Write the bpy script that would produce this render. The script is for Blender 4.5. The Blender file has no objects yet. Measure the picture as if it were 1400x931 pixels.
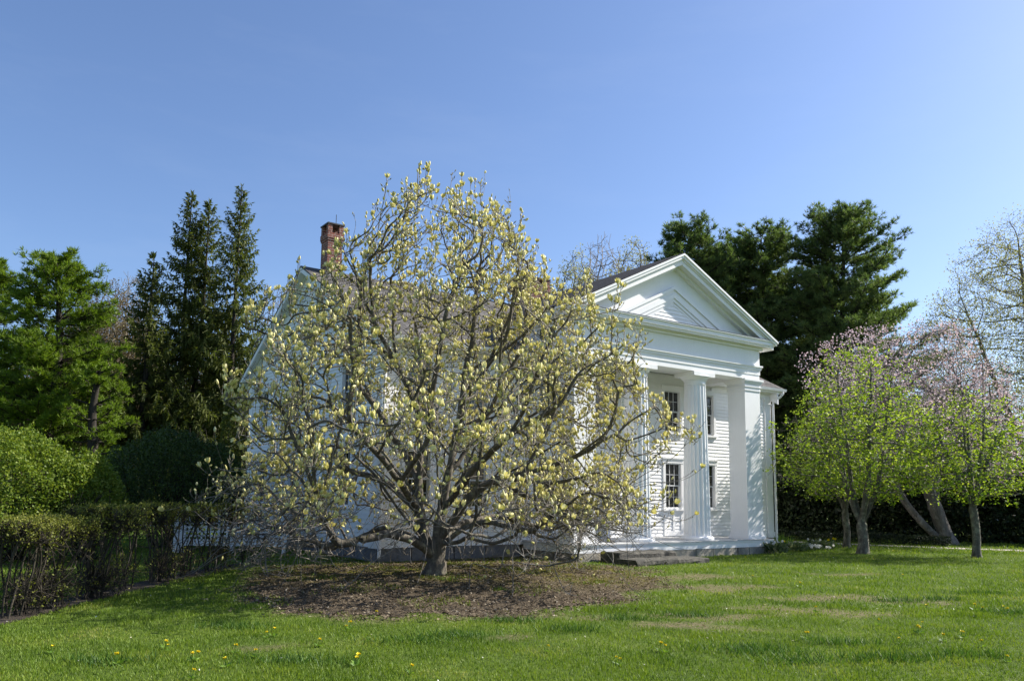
import bpy, bmesh, math, random
import numpy as np
from mathutils import Vector, Matrix

random.seed(7)
RNG = np.random.default_rng(7)
C = bpy.context.scene.collection
SC = bpy.context.scene

# ------------------------------------------------------------------ camera
F_PX, PITCH, ROLL, SHY = 1092.27, 0.1308, 0.0128, 70.98
EYE = np.array([0.0, 0.0, 1.8])
_cp, _sp, _cr, _sr = math.cos(PITCH), math.sin(PITCH), math.cos(ROLL), math.sin(ROLL)
FWD = np.array([0, _cp, _sp]); _r = np.array([1, 0, 0.0]); _u = np.array([0, -_sp, _cp])
RIGHT = _cr * _r + _sr * _u; UP = -_sr * _r + _cr * _u
cam_d = bpy.data.cameras.new('camera'); cam = bpy.data.objects.new('camera', cam_d); C.objects.link(cam)
cam_d.sensor_width = 36; cam_d.sensor_fit = 'HORIZONTAL'
cam_d.lens = 36 * F_PX / 1400; cam_d.shift_y = SHY / 1400
cam_d.clip_start = 0.1; cam_d.clip_end = 3000
m = Matrix.Identity(4)
for i in range(3):
    m[i][0], m[i][1], m[i][2], m[i][3] = RIGHT[i], UP[i], -FWD[i], EYE[i]
cam.matrix_world = m
SC.camera = cam

# ------------------------------------------------------------------ light
# direction the sunlight travels, in the house frame it is (-1.27, .37, -1)
TH = 0.616
HU = np.array([math.cos(TH), math.sin(TH), 0]); HV = np.array([-math.sin(TH), math.cos(TH), 0])
HO = np.array([1.8379, 23.4012, 0.493])
LD = -1.27 * HU + 0.37 * HV + np.array([0, 0, -1.0]); LD /= np.linalg.norm(LD)
SUN_EL = math.asin(-LD[2]); SUN_AZ = math.atan2(-LD[0], -LD[1])      # azimuth clockwise from +Y
w = bpy.data.worlds.new('World'); SC.world = w; w.use_nodes = True
nt = w.node_tree; bg = nt.nodes['Background']; sky = nt.nodes.new('ShaderNodeTexSky')
sky.sky_type = 'NISHITA'; sky.sun_disc = False
sky.sun_elevation = SUN_EL; sky.sun_rotation = SUN_AZ
sky.altitude = 0; sky.air_density = 1.0; sky.dust_density = 1.0; sky.ozone_density = 3.5
tint = nt.nodes.new('ShaderNodeMix'); tint.data_type = 'RGBA'; tint.blend_type = 'MULTIPLY'; tint.inputs[0].default_value = 1
tint.inputs[7].default_value = (0.90, 0.925, 1.02, 1)
nt.links.new(sky.outputs[0], tint.inputs[6])
_tc = nt.nodes.new('ShaderNodeTexCoord'); _mp = nt.nodes.new('ShaderNodeMapping'); _mp.inputs['Scale'].default_value = (2.2, 2.2, 9); nt.links.new(_tc.outputs['Generated'], _mp.inputs[0])
_n = nt.nodes.new('ShaderNodeTexNoise'); _n.inputs['Scale'].default_value = 1.6; _n.inputs['Detail'].default_value = 7; _n.inputs['Roughness'].default_value = .62; nt.links.new(_mp.outputs[0], _n.inputs['Vector'])
_mr = nt.nodes.new('ShaderNodeMapRange'); _mr.inputs[1].default_value = .5; _mr.inputs[2].default_value = .85; _mr.inputs[4].default_value = .045; nt.links.new(_n.outputs[0], _mr.inputs[0])
_cl = nt.nodes.new('ShaderNodeMix'); _cl.data_type = 'RGBA'; _cl.inputs[7].default_value = (5.2, 5.6, 6.2, 1); nt.links.new(_mr.outputs[0], _cl.inputs[0]); nt.links.new(tint.outputs[2], _cl.inputs[6]); nt.links.new(_cl.outputs[2], bg.inputs[0])       # faint wisps of cirrus
bg.inputs[1].default_value = 0.099
sun_d = bpy.data.lights.new('sun', 'SUN'); sun = bpy.data.objects.new('sun', sun_d); C.objects.link(sun)
sun_d.energy = 5.0; sun_d.angle = math.radians(0.5); sun_d.color = (1.0, 0.94, 0.85)
sun.rotation_euler = Vector(LD).to_track_quat('-Z', 'Y').to_euler()
SC.view_settings.view_transform = 'Standard'; SC.view_settings.look = 'None'
SC.view_settings.exposure = 0.92; SC.view_settings.gamma = 1.0; SC.view_settings.use_curve_mapping = False
SC.render.engine = 'CYCLES'
SC.cycles.max_bounces = 6; SC.cycles.diffuse_bounces = 3; SC.cycles.transparent_max_bounces = 8

# ------------------------------------------------------------------ helpers
def ray(px, py):
    return (px - 700) / F_PX * RIGHT - (py - 465.5 - SHY) / F_PX * UP + FWD
def gnd(px, py, z=0.0):
    d = ray(px, py); return EYE + d * ((z - EYE[2]) / d[2])
def at(px, py, depth):
    d = ray(px, py); return EYE + d * (depth / d[1])

def tag(o, label=None, cat=None, group=None, kind=None):
    if label: o['label'] = label
    if cat: o['category'] = cat
    if group: o['group'] = group
    if kind: o['kind'] = kind
    return o
def thing(name, label, cat, loc=(0, 0, 0), rz=0.0, group=None):
    o = bpy.data.objects.new(name, None); C.objects.link(o)
    o.location = [float(a) for a in loc]; o.rotation_euler = (0, 0, rz); o.empty_display_size = .3
    return tag(o, label, cat, group)
def copy_tree(o, parent=None):
    c = o.copy(); C.objects.link(c)
    if parent is not None: c.parent = parent
    for ch in list(o.children): copy_tree(ch, c)
    return c

def mesh_np(name, V, faces, mat, parent=None, smooth=False):
    """faces: list of (n,k) int arrays of k-gons"""
    me = bpy.data.meshes.new(name)
    V = np.asarray(V, dtype=np.float32)
    me.vertices.add(len(V)); me.vertices.foreach_set('co', V.ravel())
    loops = np.concatenate([f.ravel() for f in faces]).astype(np.int32)
    tot = np.concatenate([np.full(len(f), f.shape[1], np.int32) for f in faces])
    st = np.concatenate([[0], np.cumsum(tot)[:-1]]).astype(np.int32)
    me.loops.add(len(loops)); me.loops.foreach_set('vertex_index', loops)
    me.polygons.add(len(tot)); me.polygons.foreach_set('loop_start', st); me.polygons.foreach_set('loop_total', tot)
    if smooth: me.polygons.foreach_set('use_smooth', np.ones(len(tot), bool))
    me.update(calc_edges=True)
    me.materials.append(mat)
    o = bpy.data.objects.new(name, me); C.objects.link(o)
    if parent is not None: o.parent = parent
    return o

class MB:
    def __init__(s): s.v = []; s.f = []
    def poly(s, pts):
        n = len(s.v); s.v += [tuple(float(c) for c in p) for p in pts]; s.f.append(tuple(range(n, n + len(pts)))); return s
    def hexa(s, p):           # 8 points: bottom ring 0-3, top ring 4-7 (counter clockwise seen from above)
        n = len(s.v); s.v += [tuple(float(c) for c in q) for q in p]
        for f in ((3, 2, 1, 0), (4, 5, 6, 7), (0, 1, 5, 4), (1, 2, 6, 5), (2, 3, 7, 6), (3, 0, 4, 7)):
            s.f.append(tuple(n + i for i in f))
        return s
    def box(s, x0, x1, y0, y1, z0, z1):
        x0, x1 = min(x0, x1), max(x0, x1); y0, y1 = min(y0, y1), max(y0, y1)
        return s.hexa([(x0, y0, z0), (x1, y0, z0), (x1, y1, z0), (x0, y1, z0), (x0, y0, z1), (x1, y0, z1), (x1, y1, z1), (x0, y1, z1)])
    def prism(s, poly, axis, a0, a1):
        """extrude a 2D polygon: axis 'y' poly=(x,z), axis 'x' poly=(y,z)"""
        A = [(p[0], a0, p[1]) if axis == 'y' else (a0, p[0], p[1]) for p in poly]
        B = [(p[0], a1, p[1]) if axis == 'y' else (a1, p[0], p[1]) for p in poly]
        n = len(s.v); k = len(poly); s.v += A + B
        s.f.append(tuple(n + i for i in range(k))); s.f.append(tuple(n + k + i for i in reversed(range(k))))
        for i in range(k):
            j = (i + 1) % k; s.f.append((n + j, n + i, n + k + i, n + k + j))
        return s
    def lathe(s, cx, cy, prof, seg=24, flute=None):
        n = len(s.v); k = len(prof)
        for (r, z) in prof:
            for i in range(seg):
                a = 2 * math.pi * i / seg; rr = r
                if flute: rr = flute(i, r)
                s.v.append((cx + rr * math.cos(a), cy + rr * math.sin(a), z))
        for j in range(k - 1):
            for i in range(seg):
                i2 = (i + 1) % seg
                s.f.append((n + j * seg + i, n + j * seg + i2, n + (j + 1) * seg + i2, n + (j + 1) * seg + i))
        s.f.append(tuple(n + i for i in reversed(range(seg)))); s.f.append(tuple(n + (k - 1) * seg + i for i in range(seg)))
        return s
    def tube(s, pts, r, seg=8):
        pts = [Vector(p) for p in pts]; n0 = len(s.v)
        for i, p in enumerate(pts):
            t = (pts[min(i + 1, len(pts) - 1)] - pts[max(i - 1, 0)]).normalized()
            a = t.cross(Vector((.31, .9, .17))).normalized(); b = t.cross(a)
            for k in range(seg):
                q = p + (a * math.cos(2 * math.pi * k / seg) + b * math.sin(2 * math.pi * k / seg)) * r
                s.v.append(tuple(q))
        for i in range(len(pts) - 1):
            for k in range(seg):
                k2 = (k + 1) % seg
                s.f.append((n0 + i * seg + k, n0 + i * seg + k2, n0 + (i + 1) * seg + k2, n0 + (i + 1) * seg + k))
        s.f.append(tuple(n0 + i for i in reversed(range(seg)))); s.f.append(tuple(n0 + (len(pts) - 1) * seg + i for i in range(seg)))
        return s
    def build(s, name, mat, parent=None, smooth=False):
        me = bpy.data.meshes.new(name); me.from_pydata(s.v, [], s.f); me.update()
        bm = bmesh.new(); bm.from_mesh(me); bmesh.ops.recalc_face_normals(bm, faces=bm.faces); bm.to_mesh(me); bm.free()
        me.materials.append(mat)
        if smooth: me.polygons.foreach_set('use_smooth', [True] * len(me.polygons))
        o = bpy.data.objects.new(name, me); C.objects.link(o)
        if parent is not None: o.parent = parent
        return o

# ------------------------------------------------------------------ materials
def nodes_of(name):
    M = bpy.data.materials.new(name); M.use_nodes = True
    return M, M.node_tree, M.node_tree.nodes['Principled BSDF']
def ramp(t, stops):
    r = t.nodes.new('ShaderNodeValToRGB'); e = r.color_ramp.elements
    while len(e) < len(stops): e.new(.5)
    for k, (p, c) in enumerate(stops): e[k].position = p; e[k].color = (*c, 1)
    return r
def noise(t, scale, detail=4, rough=.6, vec=None, dims=None):
    n = t.nodes.new('ShaderNodeTexNoise'); n.inputs['Scale'].default_value = scale
    n.inputs['Detail'].default_value = detail; n.inputs['Roughness'].default_value = rough
    if vec is not None: t.links.new(vec, n.inputs['Vector'])
    return n
def objvec(t, sc=(1, 1, 1)):
    tc = t.nodes.new('ShaderNodeTexCoord'); mp = t.nodes.new('ShaderNodeMapping'); mp.inputs['Scale'].default_value = sc
    t.links.new(tc.outputs['Object'], mp.inputs['Vector']); return mp.outputs[0]
def mixc(t, fac, a, b, mode='MIX'):
    n = t.nodes.new('ShaderNodeMix'); n.data_type = 'RGBA'; n.blend_type = mode
    for sock, val in ((n.inputs[0], fac), (n.inputs[6], a), (n.inputs[7], b)):
        if hasattr(val, 'node'): t.links.new(val, sock)
        elif isinstance(val, tuple): sock.default_value = (*val, 1)
        else: sock.default_value = val
    return n.outputs[2]
def bump(t, b, height, strength=.4, dist=.02):
    n = t.nodes.new('ShaderNodeBump'); n.inputs['Strength'].default_value = strength; n.inputs['Distance'].default_value = dist
    t.links.new(height, n.inputs['Height']); t.links.new(n.outputs[0], b.inputs['Normal'])

def mat_noise(name, stops, scale=4, rough=.7, bs=.3, bd=.02, bscale=None, sc=(1, 1, 1), spec=.4, detail=5):
    M, t, b = nodes_of(name); v = objvec(t, sc); n = noise(t, scale, detail, .6, v)
    r = ramp(t, stops); t.links.new(n.outputs[0], r.inputs[0]); t.links.new(r.outputs[0], b.inputs['Base Color'])
    b.inputs['Roughness'].default_value = rough; b.inputs['Specular IOR Level'].default_value = spec
    if bs:
        n2 = noise(t, bscale or scale * 3, 6, .65, v); bump(t, b, n2.outputs[0], bs, bd)
    return M

def mat_leaf(name, stops, trans=.35, rough=.6, tint=(1.25, 1.15, .6), clump=None, spec=.25):
    """leaf colours vary per leaf (random per island) and by clump noise"""
    M = bpy.data.materials.new(name); M.use_nodes = True; t = M.node_tree; b = t.nodes['Principled BSDF']; out = t.nodes['Material Output']
    g = t.nodes.new('ShaderNodeNewGeometry'); r = ramp(t, stops)
    if clump:
        n = noise(t, clump, 2, .5, objvec(t)); ad = t.nodes.new('ShaderNodeMath'); ad.operation = 'MULTIPLY_ADD'
        ad.inputs[1].default_value = .55; t.links.new(g.outputs['Random Per Island'], ad.inputs[0])
        m2 = t.nodes.new('ShaderNodeMath'); m2.operation = 'MULTIPLY_ADD'; m2.inputs[1].default_value = 1.3; m2.inputs[2].default_value = -.42
        t.links.new(n.outputs[0], m2.inputs[0]); t.links.new(m2.outputs[0], ad.inputs[2]); t.links.new(ad.outputs[0], r.inputs[0])
    else: t.links.new(g.outputs['Random Per Island'], r.inputs[0])
    t.links.new(r.outputs[0], b.inputs['Base Color']); b.inputs['Roughness'].default_value = rough; b.inputs['Specular IOR Level'].default_value = spec
    tr = t.nodes.new('ShaderNodeBsdfTranslucent')
    t.links.new(mixc(t, 1.0, r.outputs[0], tint, 'MULTIPLY'), tr.inputs[0])
    mx = t.nodes.new('ShaderNodeMixShader'); mx.inputs[0].default_value = trans
    t.links.new(b.outputs[0], mx.inputs[1]); t.links.new(tr.outputs[0], mx.inputs[2]); t.links.new(mx.outputs[0], out.inputs[0])
    return M

def mat_white():
    M, t, b = nodes_of('white_paint'); v = objvec(t)
    n = noise(t, 1.1, 6, .65, v); n2 = noise(t, 26, 3, .6, objvec(t, (1, 1, .12)))
    r = ramp(t, [(.3, (.80, .80, .80)), (.62, (.85, .85, .85))]); t.links.new(n.outputs[0], r.inputs[0])
    r2 = ramp(t, [(.25, (.965, .965, .96)), (.55, (1, 1, 1))]); t.links.new(n2.outputs[0], r2.inputs[0])
    t.links.new(mixc(t, 1.0, r.outputs[0], r2.outputs[0], 'MULTIPLY'), b.inputs['Base Color'])
    b.inputs['Roughness'].default_value = .55; b.inputs['Specular IOR Level'].default_value = .3
    bump(t, b, n.outputs[0], .08, .004); return M

def mat_shingle(name, along, across, col):
    M, t, b = nodes_of(name)
    tc = t.nodes.new('ShaderNodeTexCoord'); sp = t.nodes.new('ShaderNodeSeparateXYZ'); t.links.new(tc.outputs['Object'], sp.inputs[0])
    cb = t.nodes.new('ShaderNodeCombineXYZ'); t.links.new(sp.outputs[along], cb.inputs[0]); t.links.new(sp.outputs[across], cb.inputs[1])
    br = t.nodes.new('ShaderNodeTexBrick'); t.links.new(cb.outputs[0], br.inputs[0])
    br.inputs['Scale'].default_value = 1; br.inputs['Brick Width'].default_value = .3; br.inputs['Row Height'].default_value = .13
    br.inputs['Mortar Size'].default_value = .012; br.inputs['Mortar Smooth'].default_value = .3
    br.inputs['Color1'].default_value = (*[c * .7 for c in col], 1); br.inputs['Color2'].default_value = (*[c * 1.35 for c in col], 1)
    br.inputs['Mortar'].default_value = (*[c * .35 for c in col], 1)
    n = noise(t, 2.2, 5, .7, objvec(t)); r = ramp(t, [(.3, (.7, .7, .72)), (.7, (1.25, 1.22, 1.18))]); t.links.new(n.outputs[0], r.inputs[0])
    t.links.new(mixc(t, 1.0, br.outputs[0], r.outputs[0], 'MULTIPLY'), b.inputs['Base Color'])
    b.inputs['Roughness'].default_value = .9; b.inputs['Specular IOR Level'].default_value = .15
    inv = t.nodes.new('ShaderNodeMath'); inv.operation = 'SUBTRACT'; inv.inputs[0].default_value = 1; t.links.new(br.outputs['Fac'], inv.inputs[1])
    bump(t, b, inv.outputs[0], .9, .02); return M

def mat_brick():
    M, t, b = nodes_of('red_brick')
    tc = t.nodes.new('ShaderNodeTexCoord'); sp = t.nodes.new('ShaderNodeSeparateXYZ'); t.links.new(tc.outputs['Object'], sp.inputs[0])
    ad = t.nodes.new('ShaderNodeMath'); t.links.new(sp.outputs[0], ad.inputs[0]); t.links.new(sp.outputs[1], ad.inputs[1])
    cb = t.nodes.new('ShaderNodeCombineXYZ'); t.links.new(ad.outputs[0], cb.inputs[0]); t.links.new(sp.outputs[2], cb.inputs[1])
    br = t.nodes.new('ShaderNodeTexBrick'); t.links.new(cb.outputs[0], br.inputs[0])
    br.inputs['Scale'].default_value = 1; br.inputs['Brick Width'].default_value = .21; br.inputs['Row Height'].default_value = .085
    br.inputs['Mortar Size'].default_value = .009
    br.inputs['Color1'].default_value = (.24, .075, .05, 1); br.inputs['Color2'].default_value = (.16, .055, .042, 1); br.inputs['Mortar'].default_value = (.36, .31, .27, 1)
    n = noise(t, 5, 4, .6, objvec(t)); r = ramp(t, [(.3, (.65, .65, .68)), (.7, (1.2, 1.15, 1.1))]); t.links.new(n.outputs[0], r.inputs[0])
    t.links.new(mixc(t, 1.0, br.outputs[0], r.outputs[0], 'MULTIPLY'), b.inputs['Base Color'])
    b.inputs['Roughness'].default_value = .9
    inv = t.nodes.new('ShaderNodeMath'); inv.operation = 'SUBTRACT'; inv.inputs[0].default_value = 1; t.links.new(br.outputs['Fac'], inv.inputs[1])
    bump(t, b, inv.outputs[0], .7, .01); return M

def mat_bark(name, dark, light, lichen=None, scale=9, lfac=.5):
    M, t, b = nodes_of(name); v = objvec(t, (1, 1, .28)); n = noise(t, scale, 6, .7, v)
    r = ramp(t, [(.32, dark), (.68, light)]); t.links.new(n.outputs[0], r.inputs[0]); col = r.outputs[0]
    if lichen:
        n3 = noise(t, 5.5, 5, .7, objvec(t)); r3 = ramp(t, [(lfac, (0, 0, 0)), (lfac + .13, (1, 1, 1))]); t.links.new(n3.outputs[0], r3.inputs[0])
        col = mixc(t, r3.outputs[0], col, lichen)
    t.links.new(col, b.inputs['Base Color']); b.inputs['Roughness'].default_value = .9; b.inputs['Specular IOR Level'].default_value = .2
    bump(t, b, n.outputs[0], .9, .03); return M

WHITE = mat_white()
BRICK = mat_brick()
ROOF_MAIN = mat_shingle('weathered_shingles', 0, 1, (.12, .115, .11))
ROOF_PORT = mat_shingle('dark_shingles', 1, 0, (.035, .034, .036))
STONE = mat_noise('foundation_stone', [(.25, (.12, .11, .10)), (.5, (.27, .25, .21)), (.75, (.48, .42, .32))], 1.7, .85, .8, .05, 9)
GRANITE = mat_noise('grey_foundation', [(.3, (.10, .105, .115)), (.7, (.19, .19, .195))], 3, .85, .6, .03, 14)
SLAB = mat_noise('mossy_step_stone', [(.3, (.03, .03, .026)), (.55, (.085, .08, .066)), (.75, (.17, .155, .125))], 5, .9, .9, .05, 10)
METAL = mat_noise('dark_metal', [(.3, (.03, .03, .032)), (.7, (.06, .06, .062))], 8, .5, .1)
GM, gt, gb = nodes_of('window_glass')
gb.inputs['Base Color'].default_value = (.012, .016, .016, 1); gb.inputs['Roughness'].default_value = .04; gb.inputs['Specular IOR Level'].default_value = .6
bump(gt, gb, noise(gt, 2.3, 2, .5, objvec(gt)).outputs[0], .10, .02)
GLASS = GM
SHUTTER = mat_noise('frame_paint', [(.3, (.55, .56, .57)), (.7, (.68, .68, .68))], 6, .6, .1)
PALE = mat_noise('pale_frame_paint', [(.3, (.66, .66, .65)), (.7, (.75, .75, .74))], 6, .6, .1)

BARK_MAG = mat_bark('magnolia_bark', (.05, .044, .036), (.17, .15, .12), (.24, .225, .15), 11, .53)
TWIG_MAG = mat_bark('magnolia_twig', (.13, .115, .095), (.30, .275, .235), None, 6)
BARK_DARK = mat_bark('dark_bark', (.018, .016, .013), (.06, .052, .042))
BARK_GREY = mat_bark('grey_bark', (.05, .045, .038), (.16, .145, .12), (.22, .22, .17), 9, .5)
BARK_CHERRY = mat_bark('cherry_bark', (.06, .052, .045), (.21, .19, .165), (.26, .25, .22), 5, .53)
TWIG_BROWN = mat_bark('brown_twig', (.07, .055, .038), (.15, .12, .085))
TWIG_HEDGE = mat_bark('hedge_twig', (.024, .021, .016), (.085, .074, .055))

# ------------------------------------------------------------------ instancing of small shapes into one mesh
def unit(a): return a / np.maximum(np.linalg.norm(a, axis=-1, keepdims=True), 1e-9)
def frames(d, spin):
    d = unit(d); k = np.where(np.abs(d[:, 2:3]) < .9, np.array([[0, 0, 1.0]]), np.array([[1.0, 0, 0]]))
    x = unit(np.cross(k, d)); y = np.cross(d, x); c, s = np.cos(spin)[:, None], np.sin(spin)[:, None]
    return x * c + y * s, y * c - x * s, d
class Inst:
    """collects many copies of small templates; z of the template runs along the given direction"""
    def __init__(s): s.V = []; s.F = {}; s.n = 0
    def add(s, tv, tfs, pos, d, scale, spin=None, sxy=None):
        N = len(pos)
        if N == 0: return s
        if spin is None: spin = RNG.uniform(0, 2 * np.pi, N)
        scale = np.broadcast_to(np.asarray(scale, float), (N,)); sxy = scale if sxy is None else np.broadcast_to(np.asarray(sxy, float), (N,))
        x, y, z = frames(np.asarray(d, float), spin); tv = np.asarray(tv, float); K = len(tv)
        P = (pos[:, None, :] + x[:, None, :] * (tv[None, :, 0:1] * sxy[:, None, None]) + y[:, None, :] * (tv[None, :, 1:2] * sxy[:, None, None])
             + z[:, None, :] * (tv[None, :, 2:3] * scale[:, None, None]))
        s.V.append(P.reshape(-1, 3))
        off = s.n + np.arange(N)[:, None, None] * K
        for tf in tfs:
            tf = np.asarray(tf, int); s.F.setdefault(tf.shape[1], []).append((tf[None] + off).reshape(-1, tf.shape[1]))
        s.n += N * K; return s
    def build(s, name, mat, parent=None, smooth=False):
        return mesh_np(name, np.concatenate(s.V), [np.concatenate(v) for v in s.F.values()], mat, parent, smooth)
LEAF = ([(0, 0, 0), (.5, .08, .45), (0, 0, 1), (-.5, .08, .45)], [[(0, 1, 2, 3)]])
NEEDLE = ([(0, 0, 0), (.5, 0, .35), (0, 0, 1), (-.5, 0, .35)], [[(0, 1, 2, 3)]])
def lathe_tpl(prof, seg=6):
    v = []; q = []
    for r, z in prof:
        for i in range(seg): v.append((r * math.cos(2 * math.pi * i / seg), r * math.sin(2 * math.pi * i / seg), z))
    for j in range(len(prof) - 1):
        for i in range(seg): q.append((j * seg + i, j * seg + (i + 1) % seg, (j + 1) * seg + (i + 1) % seg, (j + 1) * seg + i))
    return v, [q]
BUD = lathe_tpl([(.04, 0), (.22, .12), (.30, .42), (.22, .75), (.05, 1.0)], 6)
SMALLBUD = lathe_tpl([(.05, 0), (.16, .35), (.02, 1.0)], 4)
def open_tpl():
    v = []; q = []
    for k in range(6):
        a = 2 * math.pi * k / 6 + (.15 if k % 2 else 0); c, s_ = math.cos(a), math.sin(a)
        def P(r, t, z): v.append((r * c - t * s_, r * s_ + t * c, z))
        o = .35 if k % 2 else .5; n = len(v)
        P(.03, -.05, 0); P(.03, .05, 0); P(.27, .2, .38); P(.27, -.2, .38); P(o * .8, .1, 1.0 - (.0 if k % 2 else .12)); P(o * .8, -.1, 1.0 - (.0 if k % 2 else .12))
        q += [(n, n + 1, n + 2, n + 3), (n + 3, n + 2, n + 4, n + 5)]
    return v, [q]
OPEN = open_tpl()

# ------------------------------------------------------------------ branching trees (space colonisation)
def colonize(seeds, attr, step, infl, kill, iters=140, bias=(0, 0, 0), jit=.12, rng=RNG):
    """seeds: list of (pos, parent). returns positions, parents"""
    pos = [np.asarray(p, float) for p, _ in seeds]; par = [q for _, q in seeds]
    P = np.array(pos); par = np.array(par)
    A = np.asarray(attr, float)
    nd = np.full(len(A), 1e9); ni = np.zeros(len(A), int)
    def upd(lo, hi):
        for c in range(lo, hi, 400):
            e = min(c + 400, hi)
            D = ((A[:, None, :] - P[None, c:e, :]) ** 2).sum(-1) ** .5
            k = D.argmin(1); dd = D[np.arange(len(A)), k]; b = dd < nd; nd[b] = dd[b]; ni[b] = k[b] + c
    upd(0, len(P)); bias = np.asarray(bias, float)
    for it in range(iters):
        keep = nd > kill
        A = A[keep]; nd = nd[keep]; ni = ni[keep]
        if len(A) == 0: break
        act = nd < infl
        if not act.any():
            act = nd < nd.min() * 1.15
        acc = np.zeros_like(P); np.add.at(acc, ni[act], unit(A[act] - P[ni[act]])); idx = np.unique(ni[act])
        d = unit(unit(acc[idx]) + bias + rng.normal(0, jit, (len(idx), 3)))
        new = P[idx] + d * step
        lo = len(P); P = np.concatenate([P, new]); par = np.concatenate([par, idx])
        upd(lo, len(P))
        # drop attractors that only make a node repeat itself
        cnt = np.bincount(par[par >= 0], minlength=len(P)); stuck = cnt[ni] >= 3; nd[stuck] = 0
    return P, par

class Branches:
    def __init__(s, P, par, r_tip, expo=2.3, rmax=None, smooth=2):
        n = len(P); s.P = P.copy(); s.par = par
        tipw = r_tip ** expo; acc = np.zeros(n); kids = np.zeros(n, int)
        for i in range(n - 1, -1, -1):
            if kids[i] == 0: acc[i] = tipw
            if par[i] >= 0: acc[par[i]] += acc[i]; kids[par[i]] += 1
        s.r = acc ** (1 / expo); s.kids = kids
        if rmax: s.r = np.where(s.r > r_tip * 2, r_tip * 2 + (s.r - r_tip * 2) * (rmax - r_tip * 2) / max(s.r.max() - r_tip * 2, 1e-6), s.r)
        main = np.full(n, -1)
        best = np.zeros(n)
        for i in range(n):
            p = par[i]
            if p >= 0 and acc[i] > best[p]: best[p] = acc[i]; main[p] = i
        s.main = main
        for _ in range(smooth):
            Q = s.P.copy(); ok = (par >= 0) & (main >= 0)
            Q[ok] = .5 * s.P[ok] + .25 * (s.P[par[ok]] + s.P[main[ok]]); s.P = Q
        d = np.zeros_like(P); hp = par >= 0; d[hp] = s.P[hp] - s.P[par[hp]]
        t = unit(d); ok = main >= 0; t2 = t.copy(); t2[ok] = unit(t[ok] + unit(s.P[main[ok]] - s.P[ok])); s.d = unit(d); s.t = t2
    def wood(s, classes, name, mat, parent, rough=0.0):
        '''one mesh from several thickness classes (lo, hi, sides)'''
        Vs = []; Fs = []; n = 0
        for lo, hi, sd in classes:
            g = s.geo(lo, hi, sd, rough)
            if g is not None: Vs.append(g[0]); Fs.append(g[1] + n); n += len(g[0])
        return mesh_np(name, np.concatenate(Vs), Fs, mat, parent, True)
    def tube(s, lo, hi, sides, name, mat, parent, rough=0.0, smooth=True):
        g = s.geo(lo, hi, sides, rough)
        return mesh_np(name, g[0], [g[1]], mat, parent, smooth) if g is not None else None
    def geo(s, lo, hi, sides, rough):
        sel = np.where((s.par >= 0) & (s.r >= lo) & (s.r < hi))[0]
        if len(sel) == 0: return None
        p = s.par[sel]; ismain = s.main[p] == sel
        tp = np.where(ismain[:, None], s.t[p], s.d[sel]); rp = np.where(ismain, s.r[p], np.minimum(s.r[sel] * 1.25, s.r[p]))
        ang = np.arange(sides) * 2 * np.pi / sides; k = unit(np.array([[.83, .47, .21]]))
        def ring(c, t, r, idx):
            x = unit(np.cross(t, k)); y = np.cross(t, x)
            rr = r[:, None] * (1 + rough * np.sin(ang[None] * 3 + idx[:, None] * .37) + rough * .7 * np.sin(ang[None] * 5 - idx[:, None] * .11))
            return c[:, None] + (x[:, None] * np.cos(ang)[None, :, None] + y[:, None] * np.sin(ang)[None, :, None]) * rr[:, :, None]
        R0 = ring(s.P[p], tp, rp, p); R1 = ring(s.P[sel], s.t[sel], s.r[sel], sel); N = len(sel)
        V = np.concatenate([R0, R1], 1).reshape(-1, 3); i = np.arange(sides); j = (i + 1) % sides
        f = np.stack([i, j, j + sides, i + sides], 1)[None] + np.arange(N)[:, None, None] * 2 * sides
        f = f.reshape(-1, 4)
        # weld the rings that chain segments share
        key = np.round(V * 2000).astype(np.int64); _, first, inv = np.unique(key, axis=0, return_index=True, return_inverse=True)
        return V[first], inv.reshape(-1)[f]
    def tips(s): return np.where(s.kids == 0)[0]

def resample(poly, step):
    out = [np.asarray(poly[0], float)]
    for a, b in zip(poly[:-1], poly[1:]):
        a = np.asarray(a, float); b = np.asarray(b, float); n = max(1, int(round(np.linalg.norm(b - a) / step)))
        for k in range(1, n + 1): out.append(a + (b - a) * k / n)
    return out
def seed_paths(paths, step, wob=.03, rng=RNG):
    """paths: list of polylines; a later path starts at the nearest node of the earlier ones"""
    seeds = []
    for poly in paths:
        pts = resample(poly, step)
        if not seeds: seeds.append((pts[0], -1)); prev = 0; pts = pts[1:]
        else:
            P = np.array([q for q, _ in seeds]); prev = int(((P - pts[0]) ** 2).sum(1).argmin()); pts = pts[1:]
        for q in pts:
            seeds.append((q + rng.normal(0, wob, 3), prev)); prev = len(seeds) - 1
    return seeds

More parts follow.
